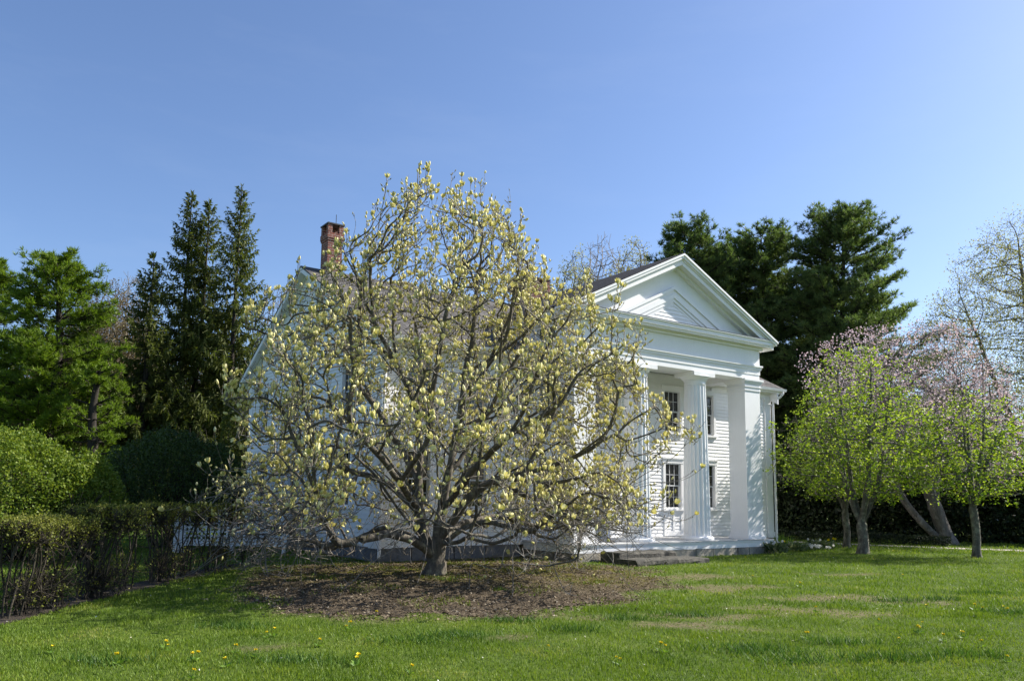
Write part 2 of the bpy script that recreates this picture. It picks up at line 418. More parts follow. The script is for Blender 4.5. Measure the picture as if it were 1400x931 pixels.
def in_crown(n, prof, rng, depth=(1, 1), hollow=.25, lump=.22, seed=0):
    """random points in a crown. prof: list of (z, left, right) half widths; shell-weighted"""
    prof = np.array(prof); out = []; ph0 = rng.uniform(0, 6.28, 8)
    got = 0
    while got < n:
        z = rng.uniform(prof[0, 0], prof[-1, 0], n); L = np.interp(z, prof[:, 0], prof[:, 1]); Rr = np.interp(z, prof[:, 0], prof[:, 2])
        a = rng.uniform(-np.pi, np.pi, n); c = np.cos(a); wR = .5 + .5 * c
        R = L * (1 - wR) + Rr * wR
        R = R * (1 + lump * np.sin(a * 3 + z * 1.1 + ph0[0]) * .6 + lump * np.sin(a * 5 - z * 1.9 + ph0[1]) * .5)
        keep = rng.random(n) < (R / max(L.max(), Rr.max())) ** 2 * 1.0 + .03
        rr = R * np.sqrt(rng.random(n)) ** (1 - hollow)
        p = np.stack([rr * np.cos(a), rr * np.sin(a) * np.where(np.sin(a) > 0, depth[1], depth[0]), z], 1)[keep & (R > .02)]
        out.append(p); got += len(p)
    return np.concatenate(out)[:n]

# ================================================================== GROUND
DRY = [(4.1, 17.0, 1.5, .75), (2.4, 11.7, 1.1, .35), (-.15, 10.6, .7, .25), (3.2, 12.9, 1.3, .4), (5.3, 13.6, 1.6, .5), (6.6, 15.3, 2.0, .6),
       (1.2, 12.6, .6, .3), (4.3, 19.2, 1.2, .8), (8.0, 20.5, 1.2, .3), (-2.6, 9.9, .4, .2)]
MULCH = [(-4.5, 13.6), (-3.3, 12.6), (-1.9, 12.2), (-.2, 12.5), (1.3, 13.5), (2.3, 15.2), (3.1, 17.2), (3.5, 19.2), (3.5, 21.0), (2.9, 21.8),
         (1.8, 22.9), (.6, 24.9), (-3.5, 22.0), (-4.9, 21.7), (-5.7, 20.4), (-5.6, 17.8), (-5.1, 15.5)]
MU = np.array(MULCH)
def mulch_sd(x, y):
    """>0 inside the bed, in metres from its edge (approximate)"""
    x = np.asarray(x, float); y = np.asarray(y, float); best = np.full(x.shape, 1e9); ins = np.zeros(x.shape, bool)
    for k in range(len(MU)):
        a = MU[k]; b = MU[(k + 1) % len(MU)]; e = b - a
        t = np.clip(((x - a[0]) * e[0] + (y - a[1]) * e[1]) / (e @ e), 0, 1)
        best = np.minimum(best, np.hypot(x - a[0] - t * e[0], y - a[1] - t * e[1]))
        with np.errstate(divide='ignore', invalid='ignore'):
            c = ((a[1] > y) != (b[1] > y)) & (x < (b[0] - a[0]) * (y - a[1]) / (b[1] - a[1] + 1e-12) + a[0])
        ins ^= c
    wob = .22 * np.sin(x * 2.3 + y * 1.1) + .16 * np.sin(y * 3.7 - x * 1.3) + .1 * np.sin(x * 7.1 + 1) + .08 * np.sin(y * 9.3 + x * 4)
    return np.where(ins, best, -best) + wob
def dry_at(x, y):
    d = np.zeros(np.shape(x))
    for (cx, cy, rx, ry) in DRY:
        xw = x + .35 * np.sin(y * 2.9 + cx) + .2 * np.sin(y * 7 + x * 3); yw = y + .22 * np.sin(x * 2.3 + cy) + .12 * np.sin(x * 6.1 + y * 2)
        q = ((xw - cx) / rx) ** 2 + ((yw - cy) / (ry * 1.1)) ** 2
        d = np.maximum(d, np.clip(1.2 - q + .35 * np.sin(x * 9 + y * 4) * np.sin(y * 11 - x * 5), 0, 1))
    s = mulch_sd(x, y); d = np.maximum(d, np.clip(1 - np.abs(s - .05) / .55, 0, 1) * .75)
    return d
def axis(fine0, fine1, st, far):
    a = list(np.arange(fine0, fine1 + st / 2, st)); k = st; p = fine1
    while p < far: k *= 1.35; p += k; a.append(p)
    k = st; p = fine0
    while p > -far: k *= 1.35; p -= k; a.insert(0, p)
    return np.array(a)
gx = axis(-14, 24, .3, 900); gy = axis(4, 40, .3, 900)
XX, YY = np.meshgrid(gx, gy); nx = len(gx)
V = np.stack([XX.ravel(), YY.ravel(), np.zeros(XX.size)], 1)
ii = np.arange(len(gy) - 1)[:, None] * nx + np.arange(nx - 1)[None]
Fq = np.stack([ii, ii + 1, ii + nx + 1, ii + nx], -1).reshape(-1, 4)

M, t, b = nodes_of('lawn_ground'); v = objvec(t)
at_ = t.nodes.new('ShaderNodeAttribute'); at_.attribute_name = 'dry'
n1 = noise(t, .55, 5, .65, v); n2 = noise(t, 9, 6, .75, v); n3 = noise(t, 60, 3, .7, v)
r1 = ramp(t, [(.3, (.05, .085, .014)), (.52, (.08, .125, .02)), (.72, (.12, .16, .032))]); t.links.new(n1.outputs[0], r1.inputs[0])
r2 = ramp(t, [(.3, (.62, .62, .62)), (.7, (1.35, 1.3, 1.25))]); t.links.new(n2.outputs[0], r2.inputs[0])
r3 = ramp(t, [(.3, (.7, .7, .7)), (.7, (1.3, 1.3, 1.3))]); t.links.new(n3.outputs[0], r3.inputs[0])
g1 = mixc(t, 1.0, mixc(t, 1.0, r1.outputs[0], r2.outputs[0], 'MULTIPLY'), r3.outputs[0], 'MULTIPLY')
dm = t.nodes.new('ShaderNodeMath'); dm.operation = 'MULTIPLY'; t.links.new(at_.outputs['Fac'], dm.inputs[0])
rr = ramp(t, [(.36, (.15, .15, .15)), (.6, (1, 1, 1))]); t.links.new(n2.outputs[0], rr.inputs[0]); t.links.new(rr.outputs[0], dm.inputs[1])
rd = ramp(t, [(.3, (.12, .095, .055)), (.7, (.25, .20, .12))]); t.links.new(n3.outputs[0], rd.inputs[0])
t.links.new(mixc(t, dm.outputs[0], g1, rd.outputs[0]), b.inputs['Base Color'])
b.inputs['Roughness'].default_value = .95; b.inputs['Specular IOR Level'].default_value = .1
bump(t, b, n2.outputs[0], .8, .05)
lawn = mesh_np('lawn', V, [Fq], M); tag(lawn, 'bright green spring lawn with worn brown patches', 'lawn', kind='structure')
da = lawn.data.attributes.new('dry', 'FLOAT', 'POINT'); da.data.foreach_set('value', dry_at(V[:, 0], V[:, 1]).astype(np.float32))

# mulch bed under the magnolia: a low mound with an irregular edge
st = .16; mx_ = np.arange(-7.5, 5.6, st); my_ = np.arange(11.2, 26.2, st); XX, YY = np.meshgrid(mx_, my_); sd = mulch_sd(XX, YY)
hz = .004 + np.clip(sd, 0, 3) * .025 + np.clip(sd * 3, 0, 1) * (.022 * np.sin(XX * 5.1 + YY * 2.2) * np.sin(YY * 6.3 - XX) + RNG.normal(0, .012, XX.shape))
hz = np.maximum(hz, .004)
V = np.stack([XX.ravel(), YY.ravel(), hz.ravel()], 1); nx = len(mx_)
ii = np.arange(len(my_) - 1)[:, None] * nx + np.arange(nx - 1)[None]
Fq = np.stack([ii, ii + 1, ii + nx + 1, ii + nx], -1).reshape(-1, 4); ok = (sd.ravel()[Fq] > -.02).all(1)
M, t, b = nodes_of('bark_mulch'); v = objvec(t); n1 = noise(t, .8, 4, .6, v); n2 = noise(t, 26, 6, .8, v); n3 = noise(t, 2.4, 5, .7, v)
r1 = ramp(t, [(.3, (.055, .043, .029)), (.5, (.115, .09, .06)), (.7, (.21, .17, .12))]); t.links.new(n2.outputs[0], r1.inputs[0])
rm = ramp(t, [(.40, (0, 0, 0)), (.58, (1, 1, 1))]); t.links.new(n3.outputs[0], rm.inputs[0])
sx = t.nodes.new('ShaderNodeSeparateXYZ'); t.links.new(v, sx.inputs[0])
gy_ = t.nodes.new('ShaderNodeMapRange'); gy_.inputs[1].default_value = 15.2; gy_.inputs[2].default_value = 18.5; t.links.new(sx.outputs[1], gy_.inputs[0])
gm = t.nodes.new('ShaderNodeMath'); gm.operation = 'MULTIPLY'; t.links.new(rm.outputs[0], gm.inputs[0]); t.links.new(gy_.outputs[0], gm.inputs[1])
moss = ramp(t, [(.3, (.07, .075, .012)), (.7, (.20, .17, .035))]); t.links.new(n2.outputs[0], moss.inputs[0])
t.links.new(mixc(t, gm.outputs[0], r1.outputs[0], moss.outputs[0]), b.inputs['Base Color']); b.inputs['Roughness'].default_value = .95; b.inputs['Specular IOR Level'].default_value = .1
bump(t, b, n2.outputs[0], 1.0, .06)
tag(mesh_np('mulch_bed', V, [Fq[ok]], M, smooth=True), 'brown mulch bed spread beneath the magnolia', 'mulch', kind='structure')

# path and soil strips
M_PATH = mat_noise('pale_gravel', [(.3, (.28, .25, .21)), (.7, (.46, .42, .36))], 30, .95, .5, .02)
def strip(name, pts, wd, z, mat, label, cat):
    mb = MB(); P = [Vector((p[0], p[1], z)) for p in pts]; L = []
    for i, p in enumerate(P):
        d = (P[min(i + 1, len(P) - 1)] - P[max(i - 1, 0)]).normalized(); nn = Vector((-d.y, d.x, 0)); L.append((p + nn * wd / 2, p - nn * wd / 2))
    for (a, b_), (c, d) in zip(L[:-1], L[1:]): mb.poly([b_, d, c, a])
    return tag(mb.build(name, mat), label, cat, kind='structure')
strip('gravel_path', [(60, 22), (30, 27.6), (24, 29.9), (18.5, 32.5), (15, 34.8), (11, 37.5), (6, 41), (-5, 47)], 1.05, .008, M_PATH, 'pale gravel path running in front of the dark hedge', 'path')
M_SOIL = mat_noise('bare_soil', [(.3, (.022, .017, .012)), (.7, (.075, .056, .036))], 12, .95, .9, .05)
strip('hedge_soil', [(-7.2, 2), (-7.2, 8), (-7.3, 14), (-7.1, 19), (-6.6, 22.6)], 0.75, .006, M_SOIL, 'dark bare soil beneath the clipped hedge', 'soil')

# ================================================================== HOUSE (local frame: u right along the front, v back, z up from the porch deck)
house = thing('white_house', 'white clapboard house with a two-storey columned portico and brick chimneys', 'house', HO, TH)
G0 = -.493                       # lawn level in the house frame
D = 2.28; UL, UR = -5.1, 12.2; VB = D + 11.95; PW = 8.63; ZA = 5.6; EZ = 5.95; RZ = 9.09; SL = (RZ - EZ) / 5.975
ZF = -.11                        # foot of the siding

# windows: (face, a0, a1, z0, z1)
FRONT_WIN = [(a, a + .86, z, z + h) for a in (-4.36, -2.41) for z, h in ((3.72, 1.5), (1.0, 1.62))] + \
            [(a, a + .86, z, z + h) for a in (.38, 6.1, 7.94) for z, h in ((3.75, 1.5), (1.0, 1.62))] + [(2.3, 3.16, 3.75, 5.25), (10.0, 10.86, 3.72, 5.22), (10.0, 10.86, 1.0, 2.62)]
DOOR = (2.15, 3.3, .04, 2.75)
GABLE_WIN = [(a, a + .86, z, z + h) for a in (4.2, 8.6, 11.9) for z, h in ((3.72, 1.5), (1.0, 1.62))]
def siding(mb, pt, a_of, z0, z1, holes, e=.128):
    """clapboards; pt(a, out, z) -> point; a_of(z) -> (a0, a1)"""
    z = z0
    while z < z1 - .01:
        zt = min(z + e, z1); zc = (z + zt) / 2; a0, a1 = a_of(zc)
        if a1 - a0 < .05: break
        segs = [(a0, a1)]
        for (h0, h1, hz0, hz1) in holes:
            if hz0 < zc < hz1:
                ns = []
                for s0, s1 in segs:
                    if h1 <= s0 or h0 >= s1: ns.append((s0, s1)); continue
                    if h0 > s0: ns.append((s0, h0))
                    if h1 < s1: ns.append((h1, s1))
                segs = ns
        for s0, s1 in segs:
            mb.poly([pt(s0, .026, z), pt(s1, .026, z), pt(s1, .003, zt), pt(s0, .003, zt)])
            mb.poly([pt(s0, 0, z), pt(s1, 0, z), pt(s1, .026, z), pt(s0, .026, z)])
        z = zt
PT_F = lambda a, o, z: (a, D - o, z)
PT_L = lambda a, o, z: (UL - o, a, z)
PT_R = lambda a, o, z: (UR + o, a, z)
PT_B = lambda a, o, z: (a, VB + o, z)
mb = MB(); siding(mb, PT_F, lambda z: (UL, UR), ZF, EZ - .1, FRONT_WIN + [DOOR]); mb.build('front_wall', WHITE, house)
def gab(z):
    if z <= EZ: return (D, VB)
    k = (z - EZ) / SL; return (D + k, VB - k)
mb = MB(); siding(mb, PT_L, gab, ZF, RZ, GABLE_WIN); mb.build('gable_wall', WHITE, house)
mb = MB(); siding(mb, PT_R, gab, ZF, RZ, []); mb.build('gable_wall', WHITE, house)
mb = MB(); siding(mb, PT_B, lambda z: (UL, UR), ZF, EZ - .1, []); mb.build('rear_wall', WHITE, house)

def box_f(mb, pt, a0, a1, o0, o1, z0, z1):
    p = [pt(a0, o0, z0), pt(a1, o0, z0), pt(a1, o1, z0), pt(a0, o1, z0), pt(a0, o0, z1), pt(a1, o0, z1), pt(a1, o1, z1), pt(a0, o1, z1)]
    return mb.hexa(p)
def make_window(pt, a0, a1, z0, z1, rows=4, cols=3, apron=False):
    f = MB(); cw = .12; d0, d1 = -.14, .045
    box_f(f, pt, a0 - cw + .03, a0 + .03, d0, d1, z0 - .02, z1); box_f(f, pt, a1 - .03, a1 + cw - .03, d0, d1, z0 - .02, z1)
    box_f(f, pt, a0 - cw + .01, a1 + cw - .01, d0, d1 + .012, z1, z1 + .15); box_f(f, pt, a0 - cw - .02, a1 + cw + .02, d0, d1 + .05, z1 + .15, z1 + .185)
    win = f.build('window', WHITE, house)
    s = MB(); box_f(s, pt, a0 - cw - .03, a1 + cw + .03, d0 - .002, .1, z0 - .085, z0 - .022); s.build('sill', WHITE, win)
    if apron:
        s = MB(); zb = .04; zt = z0 - .09
        box_f(s, pt, a0 - cw + .032, a1 + cw - .032, -.05, .012, zb, zt)
        for q0, q1 in ((a0 - .06, a0 + .06), ((a0 + a1) / 2 - .05, (a0 + a1) / 2 + .05), (a1 - .06, a1 + .06)): box_f(s, pt, q0, q1, .012, .04, zb + .16, zt - .12)
        box_f(s, pt, a0 - .06, a1 + .06, .012, .042, zb, zb + .16); box_f(s, pt, a0 - .06, a1 + .06, .012, .042, zt - .12, zt)
        s.build('apron_panel', WHITE, win)
    s = MB(); a0 += .032; a1 -= .032; zm = (z0 + z1) / 2; fr = .042
    for (q0, q1, o0, o1) in ((z0, zm + .02, -.10, -.065), (zm - .02, z1, -.062, -.03)):
        box_f(s, pt, a0, a0 + fr, o0, o1, q0, q1); box_f(s, pt, a1 - fr, a1, o0, o1, q0, q1)
        box_f(s, pt, a0 + fr, a1 - fr, o0, o1, q0, q0 + fr); box_f(s, pt, a0 + fr, a1 - fr, o0, o1, q1 - fr, q1)
        for c in range(1, cols):
            x = a0 + fr + (a1 - a0 - 2 * fr) * c / cols; box_f(s, pt, x - .009, x + .009, o0 + .012, o1 - .004, q0 + fr, q1 - fr)
        for r_ in range(1, rows // 2):
            zz = q0 + fr + (q1 - q0 - 2 * fr) * r_ / (rows // 2); box_f(s, pt, a0 + fr, a1 - fr, o0 + .013, o1 - .006, zz - .009, zz + .009)
    s.build('sash', SHUTTER, win)
    g = MB(); g.poly([pt(a0, -.098, z0), pt(a1, -.098, z0), pt(a1, -.088, zm), pt(a0, -.088, zm)]); g.poly([pt(a0, -.058, zm), pt(a1, -.058, zm), pt(a1, -.05, z1), pt(a0, -.05, z1)])
    g.build('pane', GLASS, win)
    g = MB(); box_f(g, pt, a0 - .02, a1 + .02, -.9, -.145, z0 - .05, z1 + .05); 
    return win
for k, wd in enumerate(FRONT_WIN): make_window(PT_F, *wd, apron=(6.0 < wd[0] < 7 and wd[2] < 2))
for wd in GABLE_WIN: make_window(PT_L, *wd)
# door behind the columns
f = MB(); a0, a1, z0, z1 = DOOR
box_f(f, PT_F, a0 - .14, a0 + .1, -.1, .06, z0 - .03, z1); box_f(f, PT_F, a1 - .1, a1 + .14, -.1, .06, z0 - .03, z1); box_f(f, PT_F, a0 - .2, a1 + .2, -.1, .08, z1, z1 + .3)
dr = f.build('door', WHITE, house)
f = MB(); box_f(f, PT_F, a0 + .1, a1 - .1, -.08, -.03, z0, z1)
for q0, q1, h0, h1 in ((.2, .5, .3, 1.1), (.65, .95, .3, 1.1), (.2, .5, 1.3, 2.4), (.65, .95, 1.3, 2.4)): box_f(f, PT_F, a0 + q0, a0 + q1, -.03, -.01, z0 + h0, z0 + h1)
f.build('door_leaf', PALE, dr)
f = MB(); f.tube([(a1 - .2, D + .02, 1.05), (a1 - .2, D - .06, 1.05)], .03); f.build('handle', METAL, dr)

# foundation of the main block
rg = random.Random(3)
def stones(mb, pt, a0, a1, z0, z1, n, dep=.06):
    xs = [a0 + (a1 - a0) * (k + (rg.uniform(-.25, .25) if 0 < k < n else 0)) / n for k in range(n + 1)]
    for k in range(n):
        o = rg.uniform(0, dep); g = .012
        P = [pt(xs[k] + g, -.25, z0), pt(xs[k + 1] - g, -.25, z0), pt(xs[k + 1] - g, o + rg.uniform(0, .03), z0), pt(xs[k] + g, o + rg.uniform(0, .03), z0),
             pt(xs[k] + g, -.25, z1), pt(xs[k + 1] - g, -.25, z1), pt(xs[k + 1] - g - rg.uniform(0, .02), o - rg.uniform(0, .03), z1 - .001), pt(xs[k] + g + rg.uniform(0, .02), o - rg.uniform(0, .03), z1 - .001)]
        mb.hexa(P)
for (pt_, q0, q1, n_) in ((PT_F, UL, -.25, 4), (PT_F, PW + .3, UR, 3), (PT_L, D, VB, 9), (PT_R, D, VB, 9)):
    mb = MB(); stones(mb, pt_, q0, q1, G0 - .2, ZF - .01, n_, .03); mb.build('foundation', GRANITE, house)
# water table
# corner pilasters
for (a0, a1) in ((UL - .03, UL + .36), (UR - .36, UR + .03)):
    mb = MB(); box_f(mb, PT_F, a0, a1, -.05, .05, ZF + .2, EZ - .65); box_f(mb, PT_F, a0 - .03, a1 + .03, -.05, .08, ZF - .02, ZF + .2)
    box_f(mb, PT_F, a0 - .03, a1 + .03, -.05, .075, EZ - .80, EZ - .75); box_f(mb, PT_F, a0 - .05, a1 + .05, -.05, .1, EZ - .59, EZ - .535); box_f(mb, PT_F, a0 - .02, a1 + .02, -.05, .075, EZ - .65, EZ - .59)
    mb.build('corner_pilaster', WHITE, house)
for (pt, a0, a1) in ((PT_L, D + .052, D + .42), (PT_L, VB - .42, VB), (PT_R, D + .052, D + .42)):
    mb = MB(); box_f(mb, pt, a0, a1, -.05, .045, ZF + .2, EZ - .62); box_f(mb, pt, a0, a1 + .03, -.05, .075, ZF - .02, ZF + .2); box_f(mb, pt, a0, a1 + .05, -.05, .1, EZ - .62, EZ - .5)
    mb.build('corner_pilaster', WHITE, house)
# frieze boards and eaves of the main block (either side of the portico)
for (a0, a1, nm) in ((UL - .03, -.02, 1), (PW + .02, UR + .03, 2)):
    mb = MB(); box_f(mb, PT_F, a0, a1, -.02, .055, EZ - .53, EZ - .30); box_f(mb, PT_F, a0 - .3 * (nm == 1), a1 + .3 * (nm == 2), -.02, .34, EZ - .30, EZ - .25)
    box_f(mb, PT_F, a0 - .3 * (nm == 1), a1 + .3 * (nm == 2), .34, .40, EZ - .33, EZ - .17); box_f(mb, PT_F, a0, a1, .055, .14, EZ - .38, EZ - .302)
    mb.build('eave_cornice', WHITE, house)
    mb = MB(); q0, q1 = a0 - .42 * (nm == 1), a1 + .42 * (nm == 2)
    prof = [(a_, b_ - .275) for a_, b_ in ((D - .402, EZ + .0), (D - .52, EZ + .02), (D - .55, EZ + .12), (D - .53, EZ + .12), (D - .505, EZ + .045), (D - .42, EZ + .04), (D - .41, EZ + .05), (D - .402, EZ + .06))]
    mb.prism(prof, 'x', q0, q1); mb.build('gutter', WHITE, house)
for (uc, vv) in ((UL - .02, D - .15), (UR + .08, D - .12)):
    mb = MB(); s = 1 if uc > 0 else -1
    mb.tube([(uc + s * .2, D - .47, EZ - .25), (uc + s * .2, D - .47, EZ - .34), (uc + s * .14, D - .38, EZ - .46), (uc + s * .0, vv - .02, EZ - .66), (uc, vv, EZ - .78), (uc, vv, G0 + .25), (uc + s * .04, vv - .06, G0 + .12)], .048, 8)
    mb.build('downspout', WHITE, house, True)
# gable rakes: frieze board + raking cornice on both slopes, left and right end
def rake(pt_x, sgn, name):
    mb = MB()
    for (vA, vB_) in ((D - .42, D + 5.975), (VB + .42, VB - 5.975)):
        zA = EZ - .42 * SL + .06; zB = RZ + .06
        def prism_r(o0, o1, dz0, dz1):
            P = []
            for (vv, zz) in ((vA, zA), (vB_, zB)):
                P.append([(pt_x + sgn * o0, vv, zz + dz0), (pt_x + sgn * o1, vv, zz + dz0), (pt_x + sgn * o1, vv, zz + dz1), (pt_x + sgn * o0, vv, zz + dz1)])
            a, b_ = P; n = len(mb.v); mb.v += a + b_
            mb.f.extend([(n, n + 1, n + 2, n + 3), (n + 7, n + 6, n + 5, n + 4)] + [(n + i, n + 4 + i, n + 4 + (i + 1) % 4, n + (i + 1) % 4) for i in range(4)])
        prism_r(-.02, .045, -.62, -.13); prism_r(-.02, .31, -.13, -.06); prism_r(.045, .12, -.22, -.132); prism_r(.31, .37, -.17, -.004)
    mb.build(name, WHITE, house)
rake(UL, -1, 'raking_cornice'); rake(UR, 1, 'raking_cornice')
# cornice returns at the gable foot (left)
for q0, q1 in ((D - .40, D + .5), (VB - .5, VB + .4)): mb = MB(); mb.box(UL - .34, UL + .0, q0, q1, EZ - .16, EZ - .08); mb.build('cornice_return', WHITE, house)
# main roof
mb = MB()
for s in (0, 1):
    f_ = (lambda q: q) if s == 0 else (lambda q: 2 * (D + 5.975) - q)
    vA, vB_ = f_(D - .5), f_(D + 5.975); zA = EZ - .5 * SL + .065; zB = RZ + .065
    for (q0, q1, vS) in (((UL - .38, -.01, vA), (-.01, PW + .01, D + .12), (PW + .01, UR + .38, vA)) if s == 0 else ((UL - .38, UR + .38, vA),)):
        zS = zA + (vS - vA) * SL if s == 0 else zA
        mb.hexa([(q0, vS, zS), (q1, vS, zS), (q1, vB_, zB), (q0, vB_, zB), (q0, vS, zS + .05), (q1, vS, zS + .05), (q1, vB_, zB + .05), (q0, vB_, zB + .05)])
roof = mb.build('main_roof', ROOF_MAIN, house)
# chimneys
def chimney(u0, u1, v0, v1, zb, zt, pots):
    mb = MB(); mb.box(u0, u1, v0, v1, zb, zt - .62)
    e = .022; mb.box(u0 - e, u1 + e, v0 - e, v1 + e, zt - .62, zt - .55); e = .04; mb.box(u0 - e, u1 + e, v0 - e, v1 + e, zt - .55, zt - .36)
    e = .02; s = .16
    us = np.linspace(u0 - e, u1 + e - s, pots + 1)
    for q in us:
        mb.box(q, q + s, v0 - e, v0 - e + s, zt - .36, zt - .05); mb.box(q, q + s, v1 + e - s, v1 + e, zt - .36, zt - .05)
    ch = mb.build('chimney', BRICK, house)
    mb = MB(); mb.box(u0 - .05, u1 + .05, v0 - .05, v1 + .05, zt - .05, zt - .005); mb.build('cap_slab', METAL, ch)
    mb = MB(); mb.tube([(u1 - .02, v1, zt), (u1 - .02, v1, zt + .55)], .012, 5); mb.build('lightning_rod', METAL, ch)
    return ch
chimney(-4.80, -4.27, 7.55, 8.15, 8.2, 10.72, 1)
mb = MB(); mb.box(-4.84, -4.23, 7.51, 8.19, 8.5, 8.98); mb.build('chimney_flashing', mat_noise('lead_flashing', [(.3, (.16, .16, .17)), (.7, (.26, .26, .27))], 5, .6, .2), house)
chimney(3.7, 5.05, 7.7, 8.5, 8.6, 10.38, 2)

# ------------------------------------------------------------------ portico
mb = MB(); mb.box(-.22, PW + .22, -.27, D - .045, -.035, 0); dk = mb.build('porch_deck', mat_noise('porch_boards', [(.3, (.42, .42, .42)), (.7, (.55, .55, .54))], 3, .6, .2, .01, 20, (1, 8, 1)), house)
mb = MB()
for (o, z0, z1) in ((.0, -.25, -.075), (.025, -.075, -.037)):
    mb.box(-.18 - o, PW + .18 + o, -.23 - o, -.16, z0, z1); mb.box(-.18 - o, -.12, -.158, D - .06, z0, z1); mb.box(PW + .12, PW + .18 + o, -.158, D - .06, z0, z1)
mb.build('deck_fascia', WHITE, house)
mb = MB(); PT_P = lambda a, o, z: (a, -.225 - o * .6, z); PT_PR = lambda a, o, z: (PW + .1 + o, a, z); PT_PL = lambda a, o, z: (-.1 - o, a, z)
stones(mb, PT_P, -.05, PW + .12, G0 - .2, -.262, 9, .07); stones(mb, PT_PR, .2, D, G0 - .2, -.262, 3, .05); stones(mb, PT_PL, .2, D, G0 - .2, -.262, 3, .05)
mb.build('porch_foundation', STONE, house)
# corner piers
PWD, PDP = .83, .75
def pier(u0):
    mb = MB(); u1 = u0 + PWD; e = .0
    mb.box(u0, u1, 0, PDP, .2, ZA - .43)
    pr_ = mb.build('pier', WHITE, house)
    mb = MB()
    for (o, z0, z1) in ((.06, .002, .085), (.04, .085, .13), (.02, .13, .2)): mb.box(u0 - o, u1 + o, -o, PDP + o, z0, z1)
    mb.build('pier_base', WHITE, pr_)
    mb = MB()
    for (o, z0, z1) in ((.025, -.43, -.385), (.012, -.385, -.30), (.045, -.30, -.262), (.02, -.262, -.17), (.055, -.17, -.125), (.085, -.125, -.085), (.105, -.085, -.012)): mb.box(u0 - o, u1 + o, -o, PDP + o, ZA + z0, ZA + z1)
    mb.build('pier_capital', WHITE, pr_)
pier(0); pier(PW - PWD)
def column(uc, vc=.42):
    n = 20; per = 6; seg = n * per
    def fl(i, r):
        x = (i % per) / per; return r - .034 * (r / .44) * math.sin(math.pi * x) ** .8
    prof = []; z0, z1 = .14, ZA - .42
    for k in range(13):
        q = k / 12; prof.append((.445 - .085 * q - .012 * math.sin(math.pi * q) * -1, z0 + (z1 - z0) * q))
    mb = MB(); mb.lathe(uc, vc, prof, seg, fl); c = mb.build('column', WHITE, house)
    mb = MB(); mb.lathe(uc, vc, [(.55, .002), (.565, .03), (.565, .075), (.54, .1), (.495, .112), (.485, .14)], 40); mb.build('column_base', WHITE, c, False)
    mb = MB(); mb.lathe(uc, vc, [(.362, ZA - .42), (.37, ZA - .38), (.362, ZA - .37), (.36, ZA - .31), (.385, ZA - .29), (.372, ZA - .275), (.45, ZA - .2), (.505, ZA - .15)], 40)
    mb.box(uc - .52, uc + .52, vc - .42 - .03, vc + .45, ZA - .15, ZA - .012); mb.build('column_capital', WHITE, c)
column(2.93); column(5.70)
# architrave (three sides), taenia, frieze
def ring(mb, o, z0, z1, inner=.62, back=D - .002):
    mb.box(-o, PW + o, -o, inner, z0, z1); mb.box(-o, inner, inner, back, z0, z1); mb.box(PW - inner, PW + o, inner, back, z0, z1)
mb = MB(); ring(mb, 0, ZA - .01, ZA + .17); ring(mb, .022, ZA + .17, ZA + .34); ring(mb, .05, ZA + .34, ZA + .375); mb.build('architrave', WHITE, house)
mb = MB(); ring(mb, .06, ZA + .375, ZA + .44); ring(mb, .1, ZA + .44, ZA + .5); ring(mb, .015, ZA + .5, ZA + 1.16, .62, D + 1.8); fz = mb.build('frieze', WHITE, house)
PT_S = lambda a, o, z: (-.015 - o, a, z)
f = MB(); box_f(f, PT_S, .86, 1.66, -.0, .04, 6.22, 6.28); box_f(f, PT_S, .86, 1.66, 0, .04, 6.56, 6.62); box_f(f, PT_S, .80, .86, 0, .04, 6.22, 6.62); box_f(f, PT_S, 1.66, 1.72, 0, .04, 6.22, 6.62)
ew = f.build('eyebrow_window', WHITE, house); f = MB(); f.poly([PT_S(.86, .006, 6.28), PT_S(1.66, .006, 6.28), PT_S(1.66, .006, 6.56), PT_S(.86, .006, 6.56)]); f.build('pane', GLASS, ew)
mb = MB(); mb.box(.62, PW - .62, .62, D - .03, ZA + .26, ZA + .3); mb.build('porch_ceiling', WHITE, house)
# horizontal cornice
CZ = ZA + 1.16; OV = .38
mb = MB()
for (o, z0, z1) in ((.1, CZ - .1, CZ - .002), (.33, CZ, CZ + .06), (OV, CZ + .06, CZ + .2), (OV + .05, CZ + .2, CZ + .235)):
    mb.box(-o, PW + o, -o, .3, z0, z1); mb.box(-o, .3, .3, D + 1.6, z0, z1); mb.box(PW - .3, PW + o, .3, D + 1.6, z0, z1)
hc = mb.build('horizontal_cornice', WHITE, house)
CT = CZ + .235
mb = MB(); mb.box(-OV - .06, PW + OV + .06, -OV - .06, .02, CT + .001, CT + .016); mb.build('drip_flashing', METAL, hc)
# pediment
UC = PW / 2; AP = 9.36; EU = OV + .14; SP = (AP - (CT - .02)) / (UC + EU)         # slope of the pediment
ped = MB(); zt = lambda u: AP - .5 - abs(u - UC) * SP
ped.prism([(UC - (AP - .42 - CT) / SP, CT), (UC + (AP - .42 - CT) / SP, CT), (UC, AP - .42)], 'y', .03, .16)
ped = ped.build('pediment', WHITE, house)
def raking(mb, v0, v1, dz0, dz1, half, ext=None):
    """band parallel to the rake: dz measured down from the roof line, both slopes, mitred at the apex"""
    for s in (-1, 1):
        uo = UC + s * half
        pts = [(UC, AP - dz1), (UC, AP - dz0), (uo, AP - dz0 - half * SP), (uo, AP - dz1 - half * SP)]
        if s < 0: pts = pts[::-1]
        mb.prism(pts, 'y', v0, v1)
mb = MB(); H = UC + EU
raking(mb, -OV - .10, .3, .0, .07, H); raking(mb, -OV - .06, .28, .071, .16, H - .04); raking(mb, -OV - .005, .26, .161, .21, H - .09)
raking(mb, -OV + .03, .24, .211, .36, H - .13); raking(mb, -.12, .2, .361, .46, H - .52)
